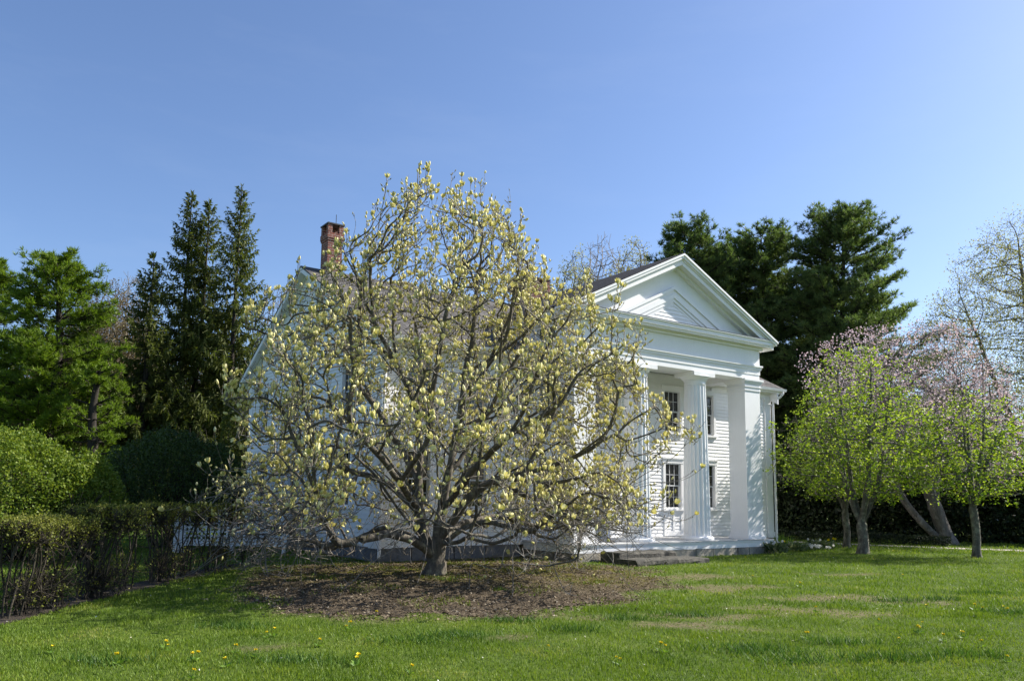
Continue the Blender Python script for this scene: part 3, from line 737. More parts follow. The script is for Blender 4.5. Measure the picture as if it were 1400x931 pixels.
mb.build('raking_cornice', WHITE, ped)
# inner triangular moulding and louvre
def tri_frame(mb, apex, wdt, v0, v1, zb):
    for s in (-1, 1):
        h0 = (apex - zb) / SP; h1 = (apex - wdt - zb) / SP
        pts = [(UC - .08, apex), (UC - .08 + s * h0, zb), (UC - .08 + s * h1, zb), (UC - .08, apex - wdt)]
        if s > 0: pts = pts[::-1]
        mb.prism(pts, 'y', v0, v1)
mb = MB(); zb = CT + .02
tri_frame(mb, 8.30, .10, -.10, .03, zb); tri_frame(mb, 8.198, .12, -.055, .028, zb); tri_frame(mb, 8.076, .16, -.07, .027, zb); tri_frame(mb, 7.914, .12, -.04, .026, zb); tri_frame(mb, 7.792, .10, -.012, .025, zb)
mb.build('tympanum_moulding', WHITE, ped)
mb = MB(); z = zb; ap = 7.70
while z < ap - .05:
    z2 = min(z + .125, ap); h0 = (ap - z) / SP; h1 = max((ap - z2) / SP, .001); c0 = UC - .08
    mb.poly([(c0 - h0, -.012, z), (c0 + h0, -.012, z), (c0 + h1, .006, z2), (c0 - h1, .006, z2)]); mb.poly([(c0 - h0, .006, z), (c0 + h0, .006, z), (c0 + h0, -.012, z), (c0 - h0, -.012, z)])
    z = z2
mb.build('louvre', WHITE, ped)
# portico roof runs back into the main roof
mb = MB()
for s in (-1, 1):
    uo = UC + s * (H + .01); zo = AP + .006 - (H + .01) * SP
    a = [(uo, -OV - .075, zo), (UC, -OV - .075, AP + .006), (UC, 8.3, AP + .006), (uo, D + 2.6, zo)]
    if s > 0: a = [a[1], a[0], a[3], a[2]]
    mb.hexa(a + [(p[0], p[1], p[2] + .022) for p in a])
mb.build('portico_roof', ROOF_PORT, house)
# small attic walls above the side architraves back to the roof
# stone steps in front of the porch
def slab(u0, u1, v0, v1, z0, z1, label):
    rg = random.Random(int(u1 * 100)); n = 9; bm = bmesh.new(); rows = []
    t_ = thing('stone_step', label, 'step', HO + u0 * HU + v0 * HV + np.array([0, 0, G0 + z0]), TH, 'stone steps up to the porch')
    V = []; us = np.linspace(0, u1 - u0, n + 1); d = v1 - v0; h = z1 - z0
    prof = [(0.0, 0), (-.01, h * .5), (.0, h * .86), (.05, h), (d, h), (d, 0)]
    for q in us:
        for (a, b_) in prof: V.append(bm.verts.new((q + rg.uniform(-.02, .02), a + rg.uniform(-.03, .03) * (a < d * .5), b_ + rg.uniform(-.015, .015) * (b_ > 0))))
    k = len(prof)
    for i in range(n):
        for j in range(k): bm.faces.new((V[i * k + j], V[(i + 1) * k + j], V[(i + 1) * k + (j + 1) % k], V[i * k + (j + 1) % k]))
    bm.faces.new(V[:k]); bm.faces.new(V[-k:][::-1]); bmesh.ops.recalc_face_normals(bm, faces=bm.faces)
    me = bpy.data.meshes.new('tread'); bm.to_mesh(me); bm.free(); me.materials.append(SLAB)
    o = bpy.data.objects.new('tread', me); C.objects.link(o); o.parent = t_
slab(.5, 3.4, -2.05, -1.2, -.04, .15, 'long low mossy stone step nearest the lawn, below the porch')
slab(.7, 2.95, -1.2, -.35, -.02, .29, 'upper rough stone step set against the porch front')

# ================================================================== MAGNOLIA
MY = 18.21
def mp(px, py, dy=0.0): return at(px, py, MY + dy)
mbase = gnd(585, 790); mag = thing('magnolia_tree', 'wide spreading magnolia covered in pale yellow buds growing from the mulch bed', 'tree', mbase)
rgm = np.random.default_rng(11)
LIMBS = [
    [(592, 796, 0), (597, 770, 0), (600, 735, -.05), (604, 700, -.1), (612, 650, -.15), (622, 600, -.1), (630, 555, 0), (636, 505, .1), (646, 455, .1), (650, 410, .2), (655, 350, .3), (662, 290, .3), (664, 236, .35)],
    [(597, 770, 0), (583, 745, .1), (574, 710, .2), (573, 660, .3), (574, 610, .35), (572, 560, .4), (576, 500, .5), (570, 440, .6), (556, 380, .6), (540, 320, .5), (532, 275, .5)],
    [(600, 735, -.05), (622, 705, -.3), (640, 680, -.5), (655, 664, -.6), (690, 652, -.6), (735, 643, -.7), (785, 625, -.9), (830, 600, -1.0), (870, 565, -1.1), (895, 540, -1.2)],
    [(612, 650, -.15), (635, 620, .2), (662, 575, .4), (690, 520, .6), (715, 470, .7), (740, 430, .8), (765, 405, .8)],
    [(606, 748, -.1), (630, 722, -.5), (665, 712, -.9), (705, 722, -1.2), (755, 738, -1.5), (800, 752, -1.6), (850, 758, -1.7)],
    [(640, 680, -.5), (668, 655, -.1), (700, 668, .3), (745, 690, .6), (800, 700, .8), (860, 690, .9)],
    [(583, 745, .1), (560, 715, -.2), (535, 682, -.5), (505, 640, -.7), (470, 610, -.9), (430, 590, -1.0), (385, 575, -1.1)],
    [(583, 750, .1), (556, 728, .4), (525, 722, .7), (490, 735, 1.0), (450, 752, 1.1), (400, 764, 1.2), (350, 768, 1.2)],
    [(592, 760, 0), (560, 735, -.9), (530, 728, -1.5), (495, 738, -2.0), (440, 750, -2.3), (380, 752, -2.4)],
    [(573, 660, .3), (545, 610, .7), (515, 560, 1.0), (480, 510, 1.2), (450, 460, 1.2), (430, 410, 1.2)],
    [(572, 560, .4), (550, 510, .1), (520, 450, -.2), (495, 390, -.4), (480, 330, -.4), (492, 268, -.4)],
    [(630, 555, 0), (660, 510, -.4), (690, 440, -.7), (710, 380, -.8), (735, 320, -.8), (748, 260, -.8)],
    [(606, 700, -.1), (600, 660, -.9), (595, 610, -1.6), (590, 560, -2.1), (585, 500, -2.4), (590, 430, -2.5)],
    [(600, 700, -.1), (610, 655, .9), (625, 610, 1.8), (640, 540, 2.5), (650, 470, 2.8), (645, 400, 2.8)],
    [(612, 690, -.1), (640, 650, 1.0), (690, 600, 1.9), (750, 550, 2.4), (800, 510, 2.6)],
    [(612, 690, -.1), (650, 640, -1.2), (700, 590, -2.0), (760, 560, -2.5), (820, 520, -2.7)],
    [(574, 700, .2), (540, 650, -1.2), (490, 590, -2.0), (440, 540, -2.4), (400, 500, -2.5)],
    [(574, 700, .2), (530, 660, 1.2), (470, 640, 2.2), (410, 640, 2.7), (360, 650, 2.8)],
    [(606, 740, -.1), (630, 715, 1.0), (680, 705, 1.9), (740, 720, 2.5), (790, 735, 2.7)],
    [(606, 745, -.1), (640, 735, -1.2), (680, 745, -2.0), (720, 762, -2.5)],
]
paths = [[mp(*q) - mbase for q in (L[:-2] if len(L) > 6 else L[:-1])] for L in LIMBS]
paths[0][0][2] = -.05
seeds = seed_paths(paths, .14, .022, rgm)
PROF = [(.25, 3.8, 3.4), (.7, 4.3, 4.2), (1.5, 4.4, 4.8), (2.4, 4.5, 5.1), (3.2, 4.3, 5.1), (4.0, 4.0, 4.8), (5.0, 3.6, 4.2), (6.0, 3.1, 3.6), (7.0, 2.6, 2.8), (7.8, 2.2, 2.5), (8.5, 1.7, 2.0), (9.1, .8, 1.0)]
# secondary limbs fanning up and out from the main ones, so that the crown is filled by rising branches
for k in range(95):
    i0 = int(rgm.integers(12, len(seeds))); p = seeds[i0][0].copy(); rr_ = math.hypot(p[0], p[1])
    if p[2] < .8: continue
    out = np.array([p[0], p[1], 0]) / max(rr_, .3) * min(1, rr_ / 1.2); d = unit(out * .55 + np.array([0, 0, .55 + .10 * p[2]]) + rgm.normal(0, .45, 3)); prev = i0; n_ = int(rgm.uniform(.8, 2.9) / .14)
    for q in range(n_):
        d = unit(d + rgm.normal(0, .07, 3) + np.array([0, 0, .035])); p = p + d * .14
        if np.interp(p[2], [z_[0] for z_ in PROF], [(z_[1] + z_[2]) / 2 for z_ in PROF]) * .97 < math.hypot(p[0], p[1]) or p[2] > 8.9: break
        seeds.append((p.copy(), prev)); prev = len(seeds) - 1
att = in_crown(12500, PROF, rgm, (1.06, .82), .25, .24)
att = att[~((np.abs(att[:, 0] - .2) < 1.35) & (att[:, 1] < .6) & (att[:, 2] < 2.5) & (rgm.random(len(att)) < .85))]
# keep the underside open near the trunk: low attractors only in the outer skirt
rad = np.hypot(att[:, 0], att[:, 1]); att = att[~((att[:, 2] < 1.5) & (rad < 2.0))]
att = att[~((att[:, 2] < .9) & (rgm.random(len(att)) < .35))]
rad = np.hypot(att[:, 0], att[:, 1]); Rz = np.interp(att[:, 2], [q[0] for q in PROF], [(q[1] + q[2]) / 2 for q in PROF])
att = att[~((rad < .62 * Rz) & (att[:, 2] < 5.5) & (rgm.random(len(att)) < .72))]      # open inside, the leafy shell is outside
for k in range(46):                                     # gaps between the branches
    c_ = att[rgm.integers(len(att))]; att = att[((att - c_) ** 2).sum(1) > rgm.uniform(.35, .75) ** 2]
P, par = colonize(seeds, att, .115, .5, .13, 100, (0, 0, .34), .14, rgm)
# twiglets with upturned ends
def add_twigs(P, par, n, L, rng, up=.5, k=3, spread=.9):
    idx = rng.choice(len(P), n); base = P[idx]; hp = np.where(par[idx] >= 0, par[idx], idx); d0 = unit(P[idx] - P[hp] + 1e-6)
    d = unit(d0 * .5 + rng.normal(0, spread, (n, 3)) + np.array([0, 0, up])); pi = idx; cur = base; outP = [P]; outp = [par]; m0 = len(P)
    for s in range(k):
        cur = cur + d * (L * rng.uniform(.7, 1.2, (n, 1)) / k); outP.append(cur); outp.append(pi); pi = m0 + np.arange(n); m0 += n
        d = unit(d + np.array([0, 0, up * .6]) + rng.normal(0, .15, (n, 3)))
    return np.concatenate(outP), np.concatenate(outp)
ns = len(seeds)
n0 = len(P)
def grow(P, par, sel, n, *a, **k):
    '''twigs on the selected nodes only'''
    sel = np.where(sel)[0]; m0 = len(P); keep = rgm.choice(sel, n); Q, q = add_twigs(P[keep], np.full(n, -1), n, *a, **k)
    q2 = np.where(q[n:] < n, keep[np.clip(q[n:], 0, n - 1)], q[n:] - n + m0); return np.concatenate([P, Q[n:]]), np.concatenate([par, q2])
def is_outer(P):
    rad = np.hypot(P[:, 0], P[:, 1]); Rz = np.interp(P[:, 2], [q[0] for q in PROF], [(q[1] + q[2]) / 2 for q in PROF])
    return ((rad > .55 * Rz) | (P[:, 2] > 5.8)) & ~((np.abs(P[:, 0] - .2) < 1.35) & (P[:, 1] < .6) & (P[:, 2] < 2.4))
P, par = grow(P, par, is_outer(P) & (P[:, 2] > 1.0), 7600, .24, rgm, .8)
P, par = grow(P, par, ~is_outer(P) & (P[:, 2] > 2.2), 800, .24, rgm, .5)
rad = np.hypot(P[:, 0], P[:, 1]); m1 = len(P)
P, par = grow(P, par, (P[:, 2] > 5.6) & (rad > .3), 260, .62, rgm, 1.6, 6, .22)
P, par = grow(P, par, (P[:, 2] > 3.0) & (np.hypot(P[:, 0], P[:, 1]) > 3.4), 160, .55, rgm, 1.6, 6, .25)
P, par = grow(P, par, np.arange(len(P)) >= m1, 1500, .10, rgm, .8, 2, .7)
P, par = grow(P, par, (P[:, 2] < 1.7) & (np.hypot(P[:, 0], P[:, 1]) > 1.6), 900, .45, rgm, .08, 5, .8)
# long bare whips arching out and down around the skirt
sel = np.where((P[:, 2] > .45) & (P[:, 2] < 2.1) & (np.hypot(P[:, 0], P[:, 1]) > 1.3))[0]; k0 = rgm.choice(sel, 420); cur = P[k0]; pi = k0; m0 = len(P); oP = [P]; oq = [par]
dv = unit(unit(P[k0] * [1, 1, 0]) + rgm.normal(0, .55, (420, 3)) + np.array([0, 0, -.25])); Lw = rgm.uniform(.06, .17, (420, 1))
for k in range(10):
    cur = cur + dv * Lw; oP.append(cur); oq.append(pi); pi = m0 + np.arange(420); m0 += 420
    dv = unit(dv + rgm.normal(0, .10, (420, 3)) + np.array([0, 0, (-.10 if k < 5 else .20)]))
P = np.concatenate(oP); par = np.concatenate(oq)
P, par = grow(P, par, np.arange(len(P)) > len(P) - 4200, 1300, .2, rgm, .35, 3, .6)
P[:, 2] = np.maximum(np.where(P[:, 2] > 4, 4 + (P[:, 2] - 4) * .92, P[:, 2]), .03)
B = Branches(P, par, .0048, 2.42, .215, 2)
# flare of the trunk foot
foot = np.clip(1 - B.P[:, 2] / .45, 0, 1) * (np.hypot(B.P[:, 0], B.P[:, 1]) < .6); B.r = B.r * (1 + .55 * foot ** 2)
B.wood([(.055, 9, 10), (.014, .055, 6)], 'trunk', BARK_MAG, mag, .05)
B.tube(0, .014, 3, 'twigs', TWIG_MAG, mag)
tips = B.tips(); tp = B.P[tips]; td = unit(B.d[tips] + np.array([0, 0, .55]) + rgm.normal(0, .18, (len(tips), 3)))
low = np.clip((tp[:, 2] - .8) / 1.3, .06, 1)               # the lowest twigs are bare
rt = np.hypot(tp[:, 0], tp[:, 1])
q = rgm.random(len(tips)) * (1 + .55 * np.sin(tp[:, 0] * 2.9 + 1) * np.sin(tp[:, 2] * 2.3 + tp[:, 1] * 1.9)); fl = q < .60 * low; sm = (q >= .60 * low) & (q < .60 * low + .36 * np.clip(low, .3, 1))
# side buds along the thin twigs
thin = np.where((B.r < .011) & (B.kids > 0))[0]; thin = thin[(rgm.random(len(thin)) < .30) & (B.P[thin, 2] > 1.0 + rgm.random(len(thin)))]
M_BLOOM = mat_leaf('magnolia_petals', [(.0, (.40, .38, .10)), (.22, (.66, .61, .20)), (.6, (.81, .76, .34)), (1, (.86, .82, .50))], .26, .5, (1.05, 1.0, .75))
M_BUD = mat_leaf('magnolia_bud_scales', [(0, (.12, .09, .045)), (.4, (.20, .17, .075)), (.75, (.27, .25, .10)), (1, (.36, .32, .14))], .2, .7, (1, 1, .7))
I = Inst(); I.add(*BUD, tp[fl], td[fl], rgm.uniform(.05, .125, fl.sum()), None, rgm.uniform(.05, .115, fl.sum()))
tb = B.P[thin]; k2 = rgm.random(len(thin)) < .5
I.add(*BUD, tb[k2], unit(rgm.normal(0, .6, (k2.sum(), 3)) + np.array([0, 0, .9])), rgm.uniform(.05, .10, k2.sum()), None, rgm.uniform(.055, .09, k2.sum()))
op = fl & (rgm.random(len(tips)) < .28)
I.add(*OPEN, tp[op], td[op], rgm.uniform(.09, .13, op.sum()), None, rgm.uniform(.11, .16, op.sum()))
I.build('blossoms', M_BLOOM, mag, True)
I = Inst(); I.add(*SMALLBUD, tp[sm], td[sm], rgm.uniform(.05, .09, sm.sum()), None, rgm.uniform(.06, .1, sm.sum()))
I.add(*SMALLBUD, tb[~k2], unit(B.d[thin][~k2] + rgm.normal(0, .6, ((~k2).sum(), 3)) + np.array([0, 0, .5])), rgm.uniform(.04, .08, (~k2).sum()), None, rgm.uniform(.05, .09, (~k2).sum()))
I.add(*LEAF, tp[fl] - td[fl] * .012, unit(td[fl] + rgm.normal(0, .35, (fl.sum(), 3))), rgm.uniform(.035, .06, fl.sum()), None, rgm.uniform(.02, .035, fl.sum()))
I.build('bud_scales', M_BUD, mag)

# ================================================================== OTHER TREES AND SHRUBS
def leaf_mesh(name, parts_, mat, parent, smooth=False):
    I = Inst()
    for p in parts_: I.add(*p)
    return I.build(name, mat, parent, smooth)
def decid(name, label, cat, base, trunks, prof, n, bark, twig, r_tip, rmax, step=.22, infl=1.6, kill=.3, bias=.15, twigs=0, twl=.3, depth=(1, 1), hollow=.3, lump=.2, group=None, seed=1, zcut=None, up=.35):
    rng = np.random.default_rng(seed); root = thing(name, label, cat, base, 0, group)
    seeds = seed_paths(trunks, step, step * .12, rng); att = in_crown(n, prof, rng, depth, hollow, lump)
    if zcut: att = att[~((att[:, 2] < zcut[0]) & (np.hypot(att[:, 0], att[:, 1]) < zcut[1]))]
    P, par = colonize(seeds, att, step, infl, kill, 110, (0, 0, bias), .15, rng)
    if twigs: P, par = add_twigs(P, par, twigs, twl, rng, up, 2)
    B = Branches(P, par, r_tip, 2.35, rmax, 2)
    foot = np.clip(1 - B.P[:, 2] / (rmax * 2.2), 0, 1); B.r = B.r * (1 + .45 * foot ** 2)
    B.wood([(rmax * .34, 9, 9), (max(r_tip * 2.6, .018), rmax * .34, 5)], 'trunk', bark, root, .05); B.tube(0, max(r_tip * 2.6, .018), 3, 'twigs', twig, root)
    return root, B, rng
def tip_pts(B, rng, per, spread, zmin=0, frac=1.0):
    t_ = B.tips(); t_ = t_[(B.P[t_, 2] > zmin) & (rng.random(len(t_)) < frac)]; p = np.repeat(B.P[t_], per, 0); d = np.repeat(B.d[t_], per, 0)
    return p + rng.normal(0, spread, p.shape), d

M_DOG = mat_leaf('young_green_leaves', [(0, (.12, .215, .02)), (.5, (.23, .345, .035)), (1, (.37, .46, .085))], .5, .5, (1.2, 1.15, .5))
M_CHERRY = mat_leaf('pink_petals', [(0, (.38, .29, .305)), (.5, (.56, .46, .475)), (1, (.72, .64, .65))], .35, .6, (1.05, .95, .95))
M_BUDGRN = mat_leaf('pale_leaf_buds', [(0, (.27, .28, .11)), (.5, (.38, .38, .17)), (1, (.48, .47, .26))], .4, .6, (1.1, 1.1, .6))
M_BRBUD = mat_leaf('brown_leaf_buds', [(0, (.10, .075, .035)), (.6, (.15, .115, .05)), (1, (.19, .17, .06))], .3, .7, (1, 1, .7))
M_SPR = mat_leaf('spruce_needles', [(0, (.042, .056, .012)), (.5, (.09, .11, .022)), (1, (.155, .17, .038))], .4, .6, (1, 1.1, .6), .5)
M_PINE = mat_leaf('dark_pine_needles', [(0, (.06, .095, .034)), (.5, (.125, .18, .056)), (1, (.22, .27, .09))], .45, .55, (1, 1.1, .6), .45)
M_PINEL = mat_leaf('bright_pine_needles', [(0, (.06, .10, .010)), (.5, (.13, .205, .018)), (1, (.21, .29, .04))], .4, .55, (1.1, 1.15, .5), .4)

# ---- three young green trees on the right
def green_tree(label, base, H, R, stems, seed, lean=0, n=1200, leaves=9, size=.10, fk=1.25, rt=.19, frac=.5):
    tr = [[(0, 0, -.05), (.03, .0, fk * .5), (.0, .03, fk)]] + [[(0, .03, fk), (a * .35, b_ * .35, fk + .6), (a * .8, b_ * .8, fk + 1.5), (a * 1.3, b_ * 1.3, H * .66), (a * 1.6, b_ * 1.6, H * .85)] for a, b_ in stems]
    prof = [(1.8, R * .3, R * .3), (2.2, R * .75, R * .8), (2.9, R, R), (H * .5, R * .98, R * .98), (H * .66, R * .84, R * .84), (H * .82, R * .6, R * .6), (H * .93, R * .34, R * .34), (H, R * .15, R * .15)]
    root, B, rng = decid('green_leaf_tree', label, 'tree', base, tr, prof, n, BARK_GREY, BARK_GREY, .006, rt, .16, 1.2, .2, .1, 1000, .3, seed=seed, hollow=.35, lump=.25, zcut=(2.3, R * .3), group='young green trees on the right lawn', up=.15)
    p, d = tip_pts(B, rng, leaves + 3, .095, 1.8, frac)
    dd = unit(rng.normal(0, 1, p.shape) * np.array([1, 1, .45]) + np.array([0, 0, .12]))
    leaf_mesh('crown', [(*LEAF, p, dd, rng.uniform(size * .7, size * 1.3, len(p)), None, rng.uniform(size * .5, size * .85, len(p)))], M_DOG, root)
    return root
green_tree('bright green tree with the thick near trunk, first right of the house', gnd(1180, 757), 7.7, 2.8, [(.5, .3), (-.6, .2), (.1, -.6), (-.2, .5), (.75, -.2)], 21, n=1500, rt=.18, fk=1.0, frac=.68)
green_tree('bright green tree with the thinner farther trunk, just left of the thick one', gnd(1158, 748), 6.3, 2.1, [(-.6, .2), (.3, .4), (-.1, -.5)], 22, fk=1.35, rt=.135)
green_tree('bright green tree standing apart near the right edge, before the leaning cherry', gnd(1336, 762), 5.8, 2.5, [(.7, .1), (-.6, .3), (.0, -.6), (.3, .6), (-.3, -.3)], 23, n=1150, fk=1.6, rt=.135)

# ---- cherry with a leaning double trunk
cb = gnd(1296, 744); CH = lambda px, py, dy=0: at(px, py, cb[1] + dy) - cb
tr = [[CH(1298, 748), CH(1290, 722), CH(1278, 692), CH(1266, 660), CH(1250, 620), CH(1225, 570), CH(1190, 520)],
      [CH(1290, 744), CH(1262, 716), CH(1242, 692, .2), CH(1226, 668, .4), CH(1200, 640, .8), CH(1160, 600, 1.2)],
      [CH(1278, 692), CH(1280, 640, .6), CH(1295, 590, 1), CH(1320, 550, 1.2)], [CH(1258, 660), CH(1290, 610, -1), CH(1340, 580, -1.5)]]
pr_ = [(2.6, 3.0, 2.6), (3.6, 5.0, 3.3), (5, 6.0, 3.3), (6.4, 6.2, 2.7), (7.6, 5.5, 1.7), (8.8, 4.6, .6), (9.7, 3.4, -.6)]
root, B, rng = decid('cherry_tree', 'old pink blossoming cherry with a leaning forked trunk before the dark hedge', 'tree', cb, tr, pr_, 3200, BARK_CHERRY, BARK_GREY, .006, .33, .2, 1.4, .24, .1, 2200, .32, seed=31, hollow=.35, zcut=(3.3, 2.0))
p, d = tip_pts(B, rng, 9, .12, 2.4, .9)
leaf_mesh('crown', [(*LEAF, p, rng.normal(0, 1, p.shape), rng.uniform(.06, .12, len(p)), None, rng.uniform(.05, .10, len(p)))], M_CHERRY, root)

# ---- tall budding tree at the right edge
tb_ = gnd(1428, 741) ; tb_ = EYE + (at(1418, 741, 42) - EYE); tb_[2] = 0
H = 17.5; tr = [[(0, 0, -.05), (0, 0, 2), (-.1, 0, 4)], [(-.1, 0, 4), (-1, .3, 7), (-2.2, .5, 11)], [(-.1, 0, 4), (.5, .3, 8), (.6, .5, 13), (.5, .5, 16)], [(-.1, 0, 3.4), (-2, -.4, 5.5), (-4, -.8, 7.5)], [(0, 0, 3.6), (2, .4, 6), (4, .8, 9)], [(-.1, 0, 4), (-.6, -1.5, 8), (-.9, -2.5, 13)]]
pr_ = [(3.2, 2.5, 2.5), (5, 4.6, 4.6), (8, 5.2, 5.2), (11.5, 4.7, 4.7), (14.5, 3.2, 3.2), (17.5, .6, .6)]
root, B, rng = decid('budding_tree', 'tall airy tree with pale yellow-green buds at the right edge', 'tree', tb_, tr, pr_, 7500, BARK_GREY, BARK_GREY, .006, .3, .24, 2, .27, .12, 6500, .42, seed=41)
p, d = tip_pts(B, rng, 7, .17, 3, .98)
leaf_mesh('crown', [(*LEAF, p, rng.normal(0, 1, p.shape), rng.uniform(.07, .14, len(p)), None, rng.uniform(.045, .08, len(p)))], M_BUDGRN, root)

# ---- bare trees behind: two kinds, copied
def bare(name, label, base, H, R, seed, n, leaf=None, group=None, twig=TWIG_BROWN, per=2, r_tip=.012):
    tr = [[(0, 0, -.05), (.1, 0, H * .2), (0, .1, H * .32)]] + [[(0, .1, H * .32), (R * .25 * math.cos(a), R * .25 * math.sin(a), H * .5), (R * .45 * math.cos(a), R * .45 * math.sin(a), H * .78)] for a in (.4, 2.3, 4.4)]
    pr_ = [(H * .22, R * .5, R * .5), (H * .4, R * .95, R * .95), (H * .6, R, R), (H * .8, R * .75, R * .75), (H, R * .15, R * .15)]
    root, B, rng = decid(name, label, 'tree', base, tr, pr_, int(n * 1.8), twig, twig, r_tip, .24, .33, 2.4, .38, .25, int(n * 2.2), .6, seed=seed, group=group, up=.5)
    if leaf:
        p, d = tip_pts(B, rng, per, .18, 2, .9)
        leaf_mesh('crown', [(*LEAF, p, rng.normal(0, 1, p.shape), rng.uniform(.10, .2, len(p)), None, rng.uniform(.06, .11, len(p)))], leaf, root)
    return root
def flat(px, depth): q = at(px, 690, depth); q[2] = 0; return q
GB = 'bare trees beyond the roof'
b1 = bare('bare_tree', 'leafless grey tree rising tallest behind the roof between the magnolia and the pediment', flat(826, 62), 22.6, 4.2, 51, 2000, None, GB, TWIG_MAG, r_tip=.015)
def placed(src, base, sc, rz, label):
    c = copy_tree(src); c.location = [float(a) for a in base]; c.scale = (sc, sc, sc); c.rotation_euler = (0, 0, rz); c['label'] = label; return c
b2 = bare('bare_tree', 'thinly leafing pale green tree behind the roof, left of the tallest leafless tree', flat(788, 60), 20.6, 3.4, 52, 1600, M_BUDGRN, GB, r_tip=.013, per=8)
placed(b2, flat(872, 59), 1.03, 2.2, 'pale green leafing tree behind the portico roof, beside the dark pines')
placed(b2, flat(905, 63), .95, 4.1, 'pale green tree half hidden by the pediment peak')
placed(b1, flat(600, 66), .78, 1.3, 'leafless tree seen through the magnolia top')
placed(b1, flat(700, 66), .8, 3.1, 'leafless tree behind the second chimney')
GW = 'bare trees of the left woodland'
w1 = bare('bare_tree', 'brownish bare tree between the bright pine and the spruces', flat(128, 58), 17.2, 3.8, 53, 1800, M_BRBUD, GW, per=6)
w2 = bare('bare_tree', 'greyish leafless tree tallest in the gap left of the spruces', flat(160, 68), 20.8, 3.6, 54, 1900, None, GW, TWIG_MAG, r_tip=.016)
for src, px, dp, sc, rz, lab in ((w1, 100, 64, .98, 1.1, 'brown bare tree just right of the bright pine, behind it'), (w1, 176, 60, .85, 2.6, 'low brownish budding tree before the small spruce'),
                                 (w2, 402, 64, .93, .8, 'grey leafless tree right of the tallest spruce, beside the roof edge'), (w2, 378, 70, .98, 2.0, 'grey leafless tree behind the right spruce'),
                                 (w1, 70, 68, .9, 4.0, 'brown bare tree behind the bright pine'), (w1, 225, 66, .8, 5.0, 'brown bare tree behind the twin spruces'), (w1, 300, 66, .85, .2, 'brown bare tree glimpsed between the spruce trunks'),
                                 (w1, 20, 62, .85, 2.2, 'brown bare tree at the far left behind the round shrub'), (w2, 140, 74, .85, 4.4, 'far grey leafless tree in the woodland gap'), (w1, 350, 60, .7, 3.3, 'low brown bare tree under the right spruce')):
    placed(src, flat(px, dp), sc, rz, lab)

# ---- spruces
def spruce(label, base, H, R, seed, lean=0.0, dens=1.0, double=False):
    rng = np.random.default_rng(seed); root = thing('spruce_tree', label, 'tree', base, 0, 'dark spruces left of the house')
    mb = MB(); tops = [(0.0, H)] if not double else [(-.55, H), (.65, H * .975)]
    PT = []; DR = []; LN = []; br = MB(); bp = []
    for (tx, h) in tops:
        pts = [(tx * min(1, q * 1.6), 0, h * q) for q in np.linspace(0, 1, 9)]; pts[0] = (0, 0, -.05)
        n = len(mb.v); seg = 7
        for k, p in enumerate(pts):
            r = .26 * (1 - k / 8) + .02
            for i in range(seg): mb.v.append((p[0] + r * math.cos(6.283 * i / seg), p[1] + r * math.sin(6.283 * i / seg), p[2]))
        for k in range(8):
            for i in range(seg): mb.f.append((n + k * seg + i, n + k * seg + (i + 1) % seg, n + (k + 1) * seg + (i + 1) % seg, n + (k + 1) * seg + i))
        z = h * .10
        while z < h - .25:
            q = z / h; nb = rng.integers(5, 8) if q < .9 else 4
            for k in range(nb):
                if rng.random() > .90 * dens: continue
                L = R * (1 - q) ** 1.0 * rng.uniform(.62, 1.15) * (.75 if q < .2 else 1) + .12; a = rng.uniform(0, 6.283); ca, sa = math.cos(a), math.sin(a)
                m_ = max(3, int(L / .17)); prev = None; el = rng.uniform(.05, .45) * (1 if q < .8 else 2.2)
                for j in range(m_ + 1):
                    u_ = j / m_; rr_ = L * u_; zz = z + L * (el * u_ - .75 * u_ * (1 - u_) - (.42 if q < .85 else .1) * u_ ** 1.3 + .28 * u_ ** 3)
                    p = np.array([tx * min(1, q * 1.6) + rr_ * ca, rr_ * sa, zz]); bp.append((p, j))
                    if u_ > .12:
                        # hanging sprays
                        ln = (.16 + .42 * min(1, L / 2.5) * math.sin(min(1, u_ * 1.15) * 2.2)) * rng.uniform(.6, 1.2)
                        for s in range(3): PT.append(p + rng.normal(0, .05, 3)); DR.append(np.array([ca * .3, sa * .3, -1]) + rng.normal(0, .3, 3)); LN.append(ln)
                        for s in (-1, 1): PT.append(p); DR.append(np.array([ca * .8 - s * sa * .8, sa * .8 + s * ca * .8, -.25 + .3 * (q > .8)]) + rng.normal(0, .18, 3)); LN.append(.2 + .32 * min(1, L / 2.5) * (1 - u_ * .5))
                        PT.append(p); DR.append(np.array([ca, sa, .25]) + rng.normal(0, .2, 3)); LN.append(.28)
            z += rng.uniform(.26, .46) * (1 if q < .75 else .62)
        for s in range(10): PT.append(np.array([tx, 0, h - .35 + .03 * s])); DR.append(np.array([math.cos(s * 2.4) * .5, math.sin(s * 2.4) * .5, 1.0])); LN.append(.3)
    P = np.array([b_[0] for b_ in bp]); par = np.array([-1 if b_[1] == 0 else i - 1 for i, b_ in enumerate(bp)])
    B = Branches(P, par, .012, 2.2, .05, 0); g = B.geo(0, 9, 3, 0); mbv = np.array(mb.v); ft = [f for f in mb.f]
    mesh_np('trunk', np.concatenate([mbv, g[0]]), [np.array(ft), g[1] + len(mbv)], BARK_DARK, root, True)
    PT = np.array(PT); DR = np.array(DR); LN = np.array(LN)
    leaf_mesh('crown', [(*NEEDLE, PT, DR, LN, None, rng.uniform(.07, .13, len(PT)) * (.7 + LN * .6))], M_SPR, root)
    return root
spruce('tall dark spruce with two tops, tallest on the left of the pair', flat(246, 50), 21.3, 5.7, 61, double=True)
spruce('tall dark spruce with one pointed top beside the roof', flat(305, 49), 21.4, 5.2, 62)
spruce('shorter dark spruce on the left flank of the twin-topped spruce', flat(186, 47), 16.2, 4.8, 63)

